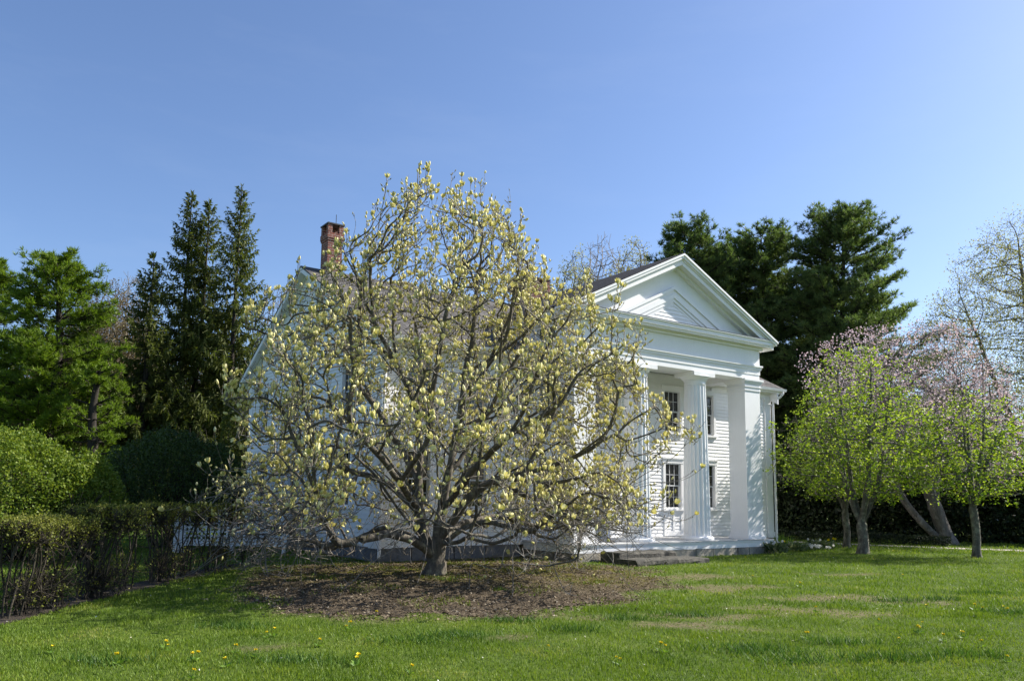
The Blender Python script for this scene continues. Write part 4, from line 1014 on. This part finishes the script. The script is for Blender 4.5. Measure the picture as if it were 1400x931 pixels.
# ---- pines
def pine(label, base, H, R, seed, mat, group, ztop=.3, low=.08, gap=.0, name='pine_tree', size=.34, bark=BARK_DARK):
    rng = np.random.default_rng(seed); root = thing(name, label, 'tree', base, 0, group)
    PT = []; DR = []; bp = []; par = []
    ntr = 24; bp = [np.array([.12 * math.sin(k * .5 + seed), .1 * math.cos(k * .4), -.05 + H * .98 * k / (ntr - 1)]) for k in range(ntr)]; par = [-1] + list(range(ntr - 1))
    z = H * low
    while z < H * .985:
        q = z / H; Rz = R * min(1, .5 + (q - low) * 1.7) * max(.03, 1 - max(0, (q - .40) / .62)) ** .55 + .2
        for k in range(rng.integers(7, 11)):
            if rng.random() < gap: continue
            a = rng.uniform(0, 6.283); L = Rz * rng.uniform(.45, 1.12); el = rng.uniform(-.08, .32) + .55 * max(0, q - .6); ca, sa = math.cos(a), math.sin(a)
            m_ = max(3, int(L / .40)); side = rng.normal(0, .12); kt = min(ntr - 1, max(0, int(round((z / H / .98) * (ntr - 1))))); base_ = bp[kt]
            for j in range(1, m_ + 1):
                u_ = j / m_; p = np.array([base_[0] + L * u_ * ca - side * L * u_ * u_ * sa, base_[1] + L * u_ * sa + side * L * u_ * u_ * ca, z + L * (el * u_ + .2 * u_ * u_ - .14 * u_)])
                bp.append(p); par.append(kt if j == 1 else prevb); prevb = len(bp) - 1
                if u_ < .35 and rng.random() < .6: continue
                for s in range(3 + (u_ > .6)):
                    sd = rng.choice((-1, 1)); l2 = rng.uniform(.3, .95) * min(1, L / 2.2) * (1.15 - .5 * u_)
                    dv = unit(np.array([ca * .7 - sd * sa * rng.uniform(.2, 1), sa * .7 + sd * ca * rng.uniform(.2, 1), rng.uniform(-.1, .75)]))
                    for w_ in np.linspace(.35, 1, max(2, int(l2 / .18))): PT.append(p + dv * l2 * w_ + rng.normal(0, .06, 3)); DR.append(unit(dv + np.array([0, 0, .9])))
                    bp.append(p + dv * l2); par.append(prevb)
        z += rng.uniform(.34, .62) * (1 if q < .8 else .7)
    PT.append(np.array([0, 0, H])); DR.append(np.array([0, 0, 1.0]))
    B = Branches(np.array(bp), np.array(par), .013, 2.2, .26, 0); B.wood([(.09, 9, 7), (0, .09, 3)], 'trunk', bark, root)
    PT = np.array(PT); DR = np.array(DR); n = 12; p = np.repeat(PT, n, 0); d = unit(np.repeat(DR, n, 0) + rng.normal(0, .62, p.shape))
    leaf_mesh('crown', [(*NEEDLE, p, d, rng.uniform(size * .65, size * 1.15, len(p)), None, rng.uniform(.03, .05, len(p)))], mat, root)
    return root
GP = 'dark pines behind the portico'
pine('dark pine just right of the pediment peak, leftmost of the pine group', flat(948, 56), 21.6, 5.0, 71, M_PINE, GP)
pine('dark pine in the middle of the group with spiky leader shoots', flat(1048, 57), 21.6, 5.2, 72, M_PINE, GP)
pine('tallest and widest dark pine at the right end of the group', flat(1165, 54), 21.9, 6.3, 73, M_PINE, GP)
pine('low dark pine filling the gap behind the portico corner', flat(1100, 60), 19, 5.4, 74, M_PINE, GP)
pine('dark pine half hidden by the right slope of the pediment', flat(998, 59), 20.6, 4.8, 79, M_PINE, GP)
pine('small dark pine beyond the cherry, at the right foot of the pine group', flat(1296, 66), 11, 4.2, 75, M_PINE, GP)
GL = 'bright green pines at the far left'
pine('bright green sunlit pine above the round clipped shrub', flat(58, 43), 14.6, 3.7, 76, M_PINEL, GL, low=.22, size=.32)
pine('bright green pine cut by the left edge', flat(-48, 46), 15.2, 3.0, 77, M_PINEL, GL, low=.25, size=.32)
pine('low young pine with a few sunlit boughs right of the bright pine', flat(118, 41), 8.2, 2.2, 78, M_PINEL, GL, low=.4, gap=.35, size=.25)

# ---- shrubs
M_SHR = mat_leaf('yellow_green_leaves', [(0, (.085, .145, .018)), (.5, (.15, .225, .028)), (1, (.25, .31, .055))], .4, .5, (1.15, 1.1, .5))
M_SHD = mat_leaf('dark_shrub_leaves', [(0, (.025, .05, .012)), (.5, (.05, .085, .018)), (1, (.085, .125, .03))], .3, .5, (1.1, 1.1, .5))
M_EVG = mat_leaf('evergreen_hedge_leaves', [(0, (.012, .02, .009)), (.6, (.025, .038, .014)), (1, (.05, .07, .028))], .15, .45, (1, 1.1, .6))
M_HEDGE = mat_leaf('hedge_leaf_buds', [(0, (.10, .125, .02)), (.5, (.165, .185, .03)), (1, (.25, .25, .05))], .35, .6, (1.1, 1.1, .6))
def stems_branches(rng, roots, hts, lean, k=5, spread=.12):
    P = [np.array(q, float) for q in roots]; par = [-1] * len(P); cur = list(range(len(P))); dirs = [unit(np.array([rng.normal(0, lean), rng.normal(0, lean), 1.0])) for _ in P]
    for s in range(k):
        nc = []
        for i, c in enumerate(cur):
            dirs[i] = unit(dirs[i] + rng.normal(0, spread, 3)); P.append(P[c] + dirs[i] * hts[i] / k); par.append(c); nc.append(len(P) - 1)
        cur = nc
    return np.array(P), np.array(par)
def shrub(name, label, base, rx, ry, h, n, mat, seed, size=.075, z0=.35, group=None):
    rng = np.random.default_rng(seed); root = thing(name, label, 'shrub', base, 0, group)
    R0 = rng.normal(0, .25, (14, 3)) * [rx * .5, ry * .5, 0]; P, par = stems_branches(rng, R0, rng.uniform(.7, 1.0, 14) * h * .85, .38, 6, .15)
    P, par = add_twigs(P, par, 500, h * .18, rng, .4, 3); B = Branches(P, par, .009, 2.3, .06, 1); B.tube(0, 9, 4, 'stems', BARK_DARK, root)
    d = unit(rng.normal(0, 1, (n, 3))); d[:, 2] = np.abs(d[:, 2]) * np.where(rng.random(n) < .3, -.55, 1); d = unit(d)
    sh = np.where(rng.random(n) < .75, 1 - rng.exponential(.05, n).clip(0, .4), rng.random(n) ** .3)
    bumpy = 1 + .035 * np.sin(d[:, 0] * 9 + seed) + .04 * np.sin(d[:, 1] * 8 + 2) + .04 * np.sin(d[:, 0] * 21 + d[:, 2] * 17) + .05 * np.sin(d[:, 2] * 10 + d[:, 0] * 6)
    p = d * (sh * bumpy)[:, None] * [rx, ry, h * .55] + np.array([0, 0, h * .46]); p[:, 2] += rng.exponential(.05, n) + (rng.random(n) < .02) * rng.exponential(.1, n)
    ok = p[:, 2] > z0 * rng.uniform(.5, 1.6, n); p = p[ok]; d = d[ok]
    leaf_mesh('foliage', [(*LEAF, p, unit(d * .5 + rng.normal(0, .8, p.shape)), rng.uniform(size * .7, size * 1.3, len(p)), None, rng.uniform(size * .5, size * .9, len(p)))], mat, root)
    return root
shrub('round_shrub', 'big clipped yellow-green shrub at the left edge', flat(12, 21), 1.8, 1.9, 3.3, 30000, M_SHR, 81)
shrub('round_shrub', 'smaller yellow-green clipped shrub between the big one and the dark one', flat(122, 21.6), .75, 1.0, 2.7, 10000, M_SHR, 82)
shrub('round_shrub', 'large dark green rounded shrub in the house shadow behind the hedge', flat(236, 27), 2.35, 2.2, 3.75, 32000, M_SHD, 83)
shrub('arborvitae', 'narrow upright evergreen beside the back corner of the house', flat(328, 35), 1.0, 1.0, 6.6, 9000, M_SPR, 84, .12, .1)

# ---- clipped hedge with bare lower stems, two lengths
def hedge(label, y0, y1, h, band, seed, xl, leafy):
    rng = np.random.default_rng(seed); root = thing('clipped_hedge', label, 'hedge', (xl((y0 + y1) / 2), (y0 + y1) / 2, 0), 0); L = y1 - y0; c = np.array([xl((y0 + y1) / 2), (y0 + y1) / 2, 0])
    npl = int(L * 2.0); yy = np.repeat(np.sort(rng.uniform(y0, y1, npl)), 4); R0 = np.stack([np.array([xl(y) for y in yy]) + rng.normal(0, .1, len(yy)), yy + rng.normal(0, .06, len(yy)), np.full(len(yy), -.02)], 1) - c
    P, par = stems_branches(rng, R0, rng.uniform(.85, 1.02, len(yy)) * h, .10, 8, .12)
    idx = np.where(P[:, 2] > .12)[0]
    def gr(sel, n, ln, up, k):
        nonlocal P, par
        keep = rng.choice(np.where(sel)[0], n); Q, q = add_twigs(P[keep], np.full(n, -1), n, ln, rng, up, k); m0 = len(P)
        q2 = np.where(q[n:] < n, keep[np.clip(q[n:], 0, n - 1)], q[n:] - n + m0); P = np.concatenate([P, Q[n:]]); par = np.concatenate([par, q2])
    gr(P[:, 2] > h - band * 1.1, int(L * 520), .20, .5, 3); gr((P[:, 2] > .1) & (P[:, 2] < h - band), int(L * 90), .34, .1, 4); gr((P[:, 2] > .05) & (P[:, 2] < .45), int(L * 120), .32, .15, 4)
    P[:, 2] = np.minimum(P[:, 2], h + rng.normal(0, .03, len(P)) + .09 * (rng.random(len(P)) < .05)); P[:, 0] = np.clip(P[:, 0], -.62, .62)
    B = Branches(P, par, .004, 2.4, .017, 1); B.tube(.012, 9, 5, 'stems', TWIG_HEDGE, root); B.tube(0, .012, 3, 'twigs', TWIG_HEDGE, root)
    t_ = B.tips(); t_ = t_[rng.random(len(t_)) < np.where(B.P[t_, 2] > h - band * 1.25, leafy, .30)]; p = np.repeat(B.P[t_], 4, 0) + rng.normal(0, .035, (len(t_) * 4, 3))
    leaf_mesh('foliage', [(*LEAF, p, rng.normal(0, 1, p.shape) + np.array([0, 0, .8]), rng.uniform(.025, .05, len(p)), None, rng.uniform(.018, .03, len(p)))], M_HEDGE, root)
hedge('low clipped hedge of bare stems with an olive sunlit top, at left edge', 4.0, 13.7, 1.36, .26, 91, lambda y: -7.25, .95)
hedge('shaded clipped hedge of bare stems, the taller far length reaching the magnolia', 13.75, 22.3, 1.53, .36, 92, lambda y: -7.2 + max(0, y - 17) * .1, .8)

# ---- dark evergreen hedge and low border on the right
def box_foliage(name, label, cat, pts, h, dep, n, mat, size, seed, trunk=True):
    rng = np.random.default_rng(seed); pts = [np.array([*q, 0.0]) for q in pts]; c = sum(pts) / len(pts); root = thing(name, label, cat, c)
    seg = [np.linalg.norm(b_ - a) for a, b_ in zip(pts[:-1], pts[1:])]; w_ = np.array(seg) / sum(seg); k = rng.choice(len(seg), n, p=w_); t_ = rng.random(n)
    A = np.array(pts)[k]; E_ = np.array(pts)[k + 1]; e = unit(E_ - A); nn = np.stack([-e[:, 1], e[:, 0], np.zeros(n)], 1)
    cross = rng.uniform(-1, 1, n); edge = rng.random(n) < .75; zz = rng.random(n) * h; side = rng.random(n) < .72
    off = np.where(edge & side, np.sign(cross) * (1 - rng.exponential(.08, n)), cross) * dep / 2
    zz = np.where(edge & ~side, h - rng.exponential(.07, n), zz); wav = .08 * h * np.sin(t_ * seg[0] * .9 + 1) + .05 * h * np.sin(t_ * seg[0] * 2.3)
    p = A + (E_ - A) * t_[:, None] + nn * (off + .12 * np.sin(zz * 3 + t_ * 40))[:, None]; p[:, 2] = np.maximum(.02, zz * (1 + wav / h)); p -= c
    leaf_mesh('foliage', [(*LEAF, p, rng.normal(0, 1, (n, 3)), rng.uniform(size * .7, size * 1.4, n), None, rng.uniform(size * .45, size * .8, n))], mat, root)
    if trunk:
        m_ = int(sum(seg) * 1.5); tt = rng.random(m_); kk = rng.choice(len(seg), m_, p=w_); R0 = np.array(pts)[kk] + (np.array(pts)[kk + 1] - np.array(pts)[kk]) * tt[:, None] - c
        P, par = stems_branches(rng, R0, np.full(m_, h * .85), .1, 5, .08); B = Branches(P, par, .02, 2.3, .07, 1); B.tube(0, 9, 5, 'stems', BARK_DARK, root)
    return root
box_foliage('evergreen_hedge', 'tall dark evergreen hedge closing the lawn on the right', 'hedge', [(10.5, 44), (17, 40.5), (26, 36.2), (34, 32.6)], 3.3, 1.7, 70000, M_EVG, .22, 95)
box_foliage('low_border_hedge', 'knee-high dark border hedge along the path below the evergreen hedge', 'hedge', [(12.2, 38.4), (15.6, 35.9), (18.6, 34.2)], .42, .5, 5000, M_EVG, .08, 96, False)

# ---- woodland floor growth far behind (nobody could count it)
def wood_stuff(name, label, x0, x1, y0, y1, h, n, seed, mat, lf, wd=.05):
    rng = np.random.default_rng(seed); I = Inst()
    p = np.stack([rng.uniform(x0, x1, n), rng.uniform(y0, y1, n), rng.random(n) ** 1.4 * h * .8], 1)
    clump = .55 + .45 * np.sin(p[:, 0] * .55 + 1) * np.sin(p[:, 1] * .3 + p[:, 0] * .17); p[:, 2] *= clump + .35
    I.add(*NEEDLE, p, rng.normal(0, .55, (n, 3)) + np.array([0, 0, .8]), rng.uniform(.6, 2.2, n), None, rng.uniform(wd * .6, wd * 1.6, n))
    o = I.build(name, mat); tag(o, label, 'undergrowth', kind='stuff')
    if lf:
        I = Inst(); m_ = n // 2; p2 = p[rng.integers(0, n, m_)] + rng.normal(0, .5, (m_, 3)); p2[:, 2] = np.abs(p2[:, 2])
        I.add(*LEAF, p2, rng.normal(0, 1, (m_, 3)), rng.uniform(.12, .3, m_), None, rng.uniform(.1, .2, m_)); o = I.build('woodland_leaves', lf); tag(o, label.replace('twiggy', 'leafy'), 'undergrowth', kind='stuff')
M_BRUSH = mat_leaf('brush_stems', [(0, (.05, .04, .026)), (.6, (.11, .088, .058)), (1, (.2, .165, .115))], .1, .8, (1, 1, .8))
M_BRLF = mat_leaf('brush_leaves', [(0, (.035, .04, .012)), (.6, (.065, .065, .02)), (1, (.11, .10, .035))], .3, .7, (1, 1, .6))
wood_stuff('woodland_undergrowth', 'brown twiggy undergrowth of the wood behind the left shrubs', -62, -12, 52, 84, 12.5, 42000, 97, M_BRUSH, M_BRLF, .07)
wood_stuff('woodland_undergrowth', 'brown twiggy undergrowth under the dark pines and beyond the hedge', 0, 95, 66, 105, 6.0, 20000, 98, M_BRUSH, M_BRLF, .08)

# ================================================================== GRASS, LITTER, SMALL THINGS
def house_local(x, y):
    dx, dy = x - HO[0], y - HO[1]; return dx * HU[0] + dy * HU[1], dx * HV[0] + dy * HV[1]
def open_ground(x, y):
    u_, v_ = house_local(x, y)
    inh = ((u_ > UL - .1) & (u_ < UR + .1) & (v_ > D - .12) & (v_ < VB + .2)) | ((u_ > -.25) & (u_ < PW + .3) & (v_ > -.26) & (v_ < D + .2)) | ((u_ > .45) & (u_ < 3.45) & (v_ > -2.05) & (v_ < 0))
    return ~inh
rg_ = np.random.default_rng(5)
def scatter(n, y0, y1, pw):
    yy = y0 * (y1 / y0) ** rg_.random(n) if pw == 0 else (y0 ** pw + (y1 ** pw - y0 ** pw) * rg_.random(n)) ** (1 / pw)
    xx = rg_.uniform(-1, 1, n) * (.92 * yy + 4.0); return xx, yy
BLADE = ([(-.5, 0, 0), (.5, 0, 0), (.36, .16, .55), (-.36, .16, .55), (0, .5, 1.0)], [[(0, 1, 2, 3)], [(3, 2, 4)]])
M_GRASS = mat_leaf('grass_blades', [(0, (.06, .12, .010)), (.45, (.125, .205, .018)), (.8, (.205, .28, .032)), (1, (.33, .32, .10))], .35, .55, (1.15, 1.15, .5), .8, .3)
I = Inst()
for n, y0, y1, pw, hh, ww in ((400000, 5.5, 14, .6, .052, .0078), (290000, 13, 31, .5, .07, .0135), (64000, 29, 43, 1, .10, .03)):
    x, y = scatter(n, y0, y1, pw); sd = mulch_sd(x, y); dr_ = dry_at(x, y)
    cl = .5 + .5 * (np.sin(x * 1.7 + .6 * y) * np.sin(y * 2.3 - .5 * x) * .5 + np.sin(x * 5.3 + 2 + y) * np.sin(y * 4.1 + 1) * .5)
    keep = (sd < .12 - rg_.exponential(.12, n)) & open_ground(x, y) & (rg_.random(n) > dr_ * .66) & (np.abs(x + 7.2) > .28) & (rg_.random(n) < .55 + .5 * cl)
    x, y, cl, dr_ = x[keep], y[keep], cl[keep], dr_[keep]; k = len(x)
    d = np.stack([rg_.normal(0, .42, k), rg_.normal(0, .42, k), np.ones(k)], 1)
    h_ = hh * (.55 + .75 * cl ** 1.5 * rg_.uniform(.5, 1.4, k)) * (1 - .45 * dr_)
    I.add(*BLADE, np.stack([x, y, np.zeros(k)], 1), d, h_, None, ww * rg_.uniform(.6, 1.3, k))
tag(I.build('grass', M_GRASS), 'short green grass growing over the lawn', 'grass', kind='stuff')
# darker taller tufts
TUFTS = [gnd(px, py) for px, py in ((1020, 888), (1045, 893), (1090, 905), (1190, 903), (1240, 900), (1330, 897), (400, 905), (620, 870), (700, 850), (855, 846), (560, 878), (1290, 820), (1340, 812), (1385, 838), (1225, 822), (780, 862), (940, 842), (330, 858), (150, 905), (1150, 880))]
I = Inst(); 
for q in TUFTS:
    k = 260; p = np.stack([q[0] + rg_.normal(0, .28, k), q[1] + rg_.normal(0, .12, k), np.zeros(k)], 1); I.add(*BLADE, p, np.stack([rg_.normal(0, .6, k), rg_.normal(0, .5, k), np.ones(k)], 1), rg_.uniform(.07, .14, k), None, rg_.uniform(.007, .012, k))
M_TUFT = mat_leaf('dark_grass_blades', [(0, (.035, .085, .014)), (.6, (.07, .145, .022)), (1, (.12, .21, .04))], .3, .55, (1.1, 1.15, .5))
tag(I.build('grass_tufts', M_TUFT), 'darker longer tufts scattered in the lawn', 'grass', kind='stuff')

# litter on the mulch, dry grass and fallen petals
CHIP = ([(-.5, -.2, 0), (.5, -.25, .03), (.45, .22, .0), (-.4, .25, .06)], [[(0, 1, 2, 3)]])
def flat_scatter(name, label, cat, x, y, z, size, mat, tilt=.35):
    k = len(x); d = np.stack([rg_.normal(0, tilt, k), rg_.normal(0, tilt, k), np.ones(k)], 1); I = Inst(); I.add(*CHIP, np.stack([x, y, z], 1), d, size, None, size); return tag(I.build(name, mat), label, cat, kind='stuff')
n = 60000; x = rg_.uniform(-6.2, 4.6, n); y = rg_.uniform(11.8, 25, n); sd = mulch_sd(x, y); k = (sd > -.10 - rg_.exponential(.16, n)) & open_ground(x, y) & ((y < 16 + rg_.exponential(.8, n)) | (np.sin(x * 2.1 + 1) * np.sin(y * 1.7) + .35 * np.sin(x * 6 + y * 5) < -.05) | (rg_.random(n) < .35)); x, y, sd = x[k], y[k], sd[k]
M_CHIP = mat_leaf('mulch_chips', [(0, (.05, .037, .024)), (.4, (.12, .09, .056)), (.85, (.21, .165, .105)), (.97, (.29, .245, .175)), (1, (.42, .37, .29))], .05, .85, (1, 1, .9))
flat_scatter('mulch_litter', 'bark chips and dry leaves lying on the mulch bed', 'litter', x, y, .012 + np.clip(sd, 0, 3) * .025 + rg_.uniform(0, .03, len(x)), rg_.uniform(.016, .055, len(x)), M_CHIP)
n = 420; x, y = scatter(n, 7.5, 28, .8); k = (mulch_sd(x, y) < 0) & open_ground(x, y); x, y = x[k], y[k]
M_PETAL = mat_leaf('fallen_petals', [(0, (.5, .44, .34)), (.5, (.7, .66, .55)), (1, (.82, .8, .74))], .2, .6, (1, 1, .9))
flat_scatter('fallen_petals', 'pale fallen petals sprinkled on the grass', 'petals', x, y, np.full(len(x), .055), rg_.uniform(.014, .032, len(x)), M_PETAL, .6)
n = 1500; x, y = scatter(n, 8, 24, .8); k = (dry_at(x, y) > .3) & (mulch_sd(x, y) < .1) & open_ground(x, y); x, y = x[k], y[k]
flat_scatter('dry_thatch', 'straw coloured dead grass on the worn lawn patches', 'litter', x, y, np.full(len(x), .02), rg_.uniform(.03, .07, len(x)), mat_leaf('thatch', [(0, (.16, .125, .07)), (1, (.34, .28, .17))], .1, .9, (1, 1, .8)))
n = 5200; x = rg_.uniform(-5.8, 3.5, n); y = rg_.uniform(12, 24.5, n); sd = mulch_sd(x, y); w_ = np.sin(x * 2.1 + 1) * np.sin(y * 1.7) + .35 * np.sin(x * 6 + y * 5); k = (sd > .1) & open_ground(x, y) & (w_ > .35 - np.clip((y - 18) / 9, 0, .7)); x, y, sd = x[k], y[k], sd[k]; k = len(x)
I = Inst(); I.add(*BLADE, np.repeat(np.stack([x, y, np.clip(sd, 0, 3) * .025], 1), 5, 0) + np.append(rg_.normal(0, .05, (k * 5, 2)), np.zeros((k * 5, 1)), 1), np.stack([rg_.normal(0, .7, k * 5), rg_.normal(0, .7, k * 5), np.ones(k * 5)], 1), rg_.uniform(.03, .09, k * 5), None, rg_.uniform(.012, .025, k * 5))
tag(I.build('bed_weeds', mat_leaf('moss_and_weeds', [(0, (.09, .10, .015)), (.5, (.16, .17, .025)), (1, (.15, .24, .04))], .3, .6, (1.1, 1.1, .5))), 'mossy green weeds sprouting in the mulch bed', 'weeds', kind='stuff')

# leafy clumps and flowers
M_BLADE = mat_leaf('strap_leaves', [(0, (.06, .13, .018)), (.6, (.12, .23, .03)), (1, (.22, .33, .06))], .35, .45, (1.15, 1.15, .5))
M_GREYG = mat_leaf('grey_green_leaves', [(0, (.05, .08, .035)), (.6, (.10, .14, .06)), (1, (.2, .23, .13))], .25, .6, (1, 1, .7))
M_YEL = mat_noise('yellow_petals', [(.3, (.82, .64, .01)), (.7, (.88, .74, .03))], 20, .6, 0)
M_WHT = mat_leaf('white_blossoms', [(0, (.6, .6, .58)), (1, (.82, .82, .8))], .3, .6, (1, 1, .95))
def clump(name, label, cat, base, r, h, n, mat, seed, wd=.035, group=None, flower=None, nf=0, broad=False):
    rng = np.random.default_rng(seed); root = thing(name, label, cat, base, 0, group); a = rng.uniform(0, 6.283, n); p = np.stack([np.cos(a) * r * .4 * rng.random(n), np.sin(a) * r * .4 * rng.random(n), np.zeros(n)], 1)
    if broad: p = p * 2.2; p[:, 2] = rng.uniform(.02, h * .8, n)
    d = np.stack([np.cos(a) * rng.uniform(.1, .8, n), np.sin(a) * rng.uniform(.1, .8, n), np.ones(n) * (.4 if broad else 1)], 1)
    ln = (np.full(n, h * .45) if broad else h * rng.uniform(.6, 1.15, n)); leaf_mesh('leaves', [(*(LEAF if broad else BLADE), p, d, ln, None, wd * rng.uniform(.7, 1.3, n) * (3 if broad else 1))], mat, root)
    if nf:
        f = np.stack([rng.normal(0, r * .5, nf), rng.normal(0, r * .5, nf), h * rng.uniform(.8, 1.15, nf)], 1); leaf_mesh('flowers', [(*OPEN, f, rng.normal(0, .5, (nf, 3)) + np.array([-.2, -.6, .6]), .09, None, .12)], flower, root)
    return root
clump('lily_clump', 'tall lime strap-leaved clump at the foot of the right downspout', 'plant', gnd(1072, 751), .5, .62, 60, M_BLADE, 201, .05)
clump('flower_clump', 'grey-green bushy plant with small white flowers left of the lime clump', 'plant', gnd(1060, 757), .45, .38, 160, M_GREYG, 202, .03, None, M_WHT, 7, True)
clump('flower_clump', 'low green plant with one orange-yellow flower in the bed beyond the portico', 'plant', gnd(1086, 754), .55, .32, 200, M_GREYG, 203, .03, None, M_YEL, 1, True)
clump('flower_clump', 'low leafy plant right of the pale ground-cover flowers', 'plant', gnd(1122, 751), .5, .34, 170, M_GREYG, 204, .03, None, M_WHT, 3, True)
clump('flower_clump', 'spreading mat of pale white flowers between the leafy bed plants', 'plant', gnd(1104, 752), .75, .14, 200, M_GREYG, 205, .03, None, M_WHT, 60, True)
clump('daffodil_clump', 'two bright yellow daffodils on the lawn before the farther green tree', 'flower', gnd(1141, 748), .16, .32, 16, M_BLADE, 206, .025, None, M_YEL, 3)
clump('lily_clump', 'dark green strap-leaved clump against the foundation behind the magnolia trunk', 'plant', gnd(652, 758), .55, .5, 90, M_BLADE, 207, .035)
clump('lily_clump', 'small green strap-leaved clump by the foundation right of the dark one', 'plant', gnd(700, 758), .3, .45, 40, M_BLADE, 208, .035)
clump('grass_clump', 'bright tuft of green shoots at the foot of the magnolia trunk', 'plant', gnd(606, 797), .32, .17, 90, M_BLADE, 209, .02)
clump('grass_clump', 'small green tuft alone in the front of the mulch bed', 'plant', gnd(680, 812), .2, .14, 50, M_BLADE, 210, .02)

# dandelions
dn = thing('dandelion', 'yellow dandelion in the grass of the front lawn', 'flower', (0, 0, 0), 0, 'dandelions in the lawn')
I = Inst(); k = 26; a = RNG.uniform(0, 6.283, k); I.add(*LEAF, np.tile([[0, 0, .085]], (k, 1)), np.stack([np.cos(a), np.sin(a), RNG.uniform(.1, 1.2, k)], 1), .024, None, .014); I.build('flower_head', M_YEL, dn)
mb = MB(); mb.tube([(0, 0, 0), (.004, 0, .04), (0, 0, .085)], .003, 4); mb.build('stem', M_BLADE, dn)
I = Inst(); k = 7; a = np.arange(k) * .9; I.add(*LEAF, np.tile([[0, 0, .01]], (k, 1)), np.stack([np.cos(a), np.sin(a), np.full(k, .45)], 1), .07, None, .022); I.build('leaves', M_BLADE, dn)
DAN = [(70, 894), (225, 887), (231, 890), (262, 903.6), (268, 904), (161, 909), (136, 806), (164, 802), (310, 912), (321, 894), (349, 899), (364, 873), (373, 870), (435, 884), (474, 863), (479, 861), (486, 911), (263, 929),
       (512.6, 845), (560.6, 921), (748, 892), (842, 908), (847.5, 910), (902, 891), (907.5, 892), (1028.6, 792.5), (1093, 803), (1116, 837), (1101, 874), (1105, 876), (1201, 855), (1231, 880), (1260, 866), (1262.5, 857.5), (1290, 877),
       (1314, 872), (1318, 873), (1343, 885), (1376, 905), (1267, 835), (1332, 835), (1344.6, 837), (1371.5, 836), (1378.6, 841), (1234.6, 791), (1018, 766), (487, 909), (1256, 867)]
for k, (px, py) in enumerate(DAN):
    o = dn if k == 0 else copy_tree(dn); q = gnd(px, py); o.location = (q[0], q[1], 0); sc = .85 + .5 * random.random() + max(0, q[1] - 12) * .03; o.scale = (sc, sc, sc); o.rotation_euler = (random.uniform(-.2, .2), random.uniform(-.2, .2), random.uniform(0, 6))

# white lattice fence behind the hedge
fx0, fx1, fy = -10.35, -6.9, 25.0; fen = thing('lattice_fence', 'white lattice fence panel seen through the shaded hedge', 'fence', (fx0, fy, 0))
Lf = fx1 - fx0; mb = MB()
mb.box(.28, Lf, -.03, .03, 1.2, 1.3); mb.box(.28, Lf, -.03, .03, .22, .34); mb.build('rails', WHITE, fen)
for q in (0, 1.75, Lf - .1): mb = MB(); mb.box(q, q + (.3 if q == 0 else .09), -.05, .05, -.02, 1.3); mb.build('post', WHITE, fen)
mb = MB(); k = .13; x = .3
while x < Lf: mb.box(x, x + .055, -.012, .0, .34, 1.2); x += k
z = .36
while z < 1.18: mb.box(.3, Lf, .002, .014, z, z + .055); z += k
mb.build('lattice', WHITE, fen)
mb = MB(); mb.box(-1.7, -.05, -.02, .02, .78, .83); mb.build('side_rail', WHITE, fen)

# far grey-roofed house at the right edge
fb = at(1386, 690, 92); fb[2] = 0; fh = thing('distant_house', 'far grey-roofed house glimpsed past the hedge at the right edge', 'house', fb, .5)
mb = MB(); mb.box(-5, 5, -3, 3, 0, 3.6); mb.build('walls', PALE, fh)
mb = MB(); mb.prism([(-3.5, 3.55), (3.5, 3.55), (0, 6.2)], 'x', -5.4, 5.4); mb.build('roof', ROOF_MAIN, fh)
for q in (-3, 0, 2.6): mb = MB(); mb.box(q, q + .9, -3.06, -3.01, 1.2, 2.6); mb.build('window', GLASS, fh)
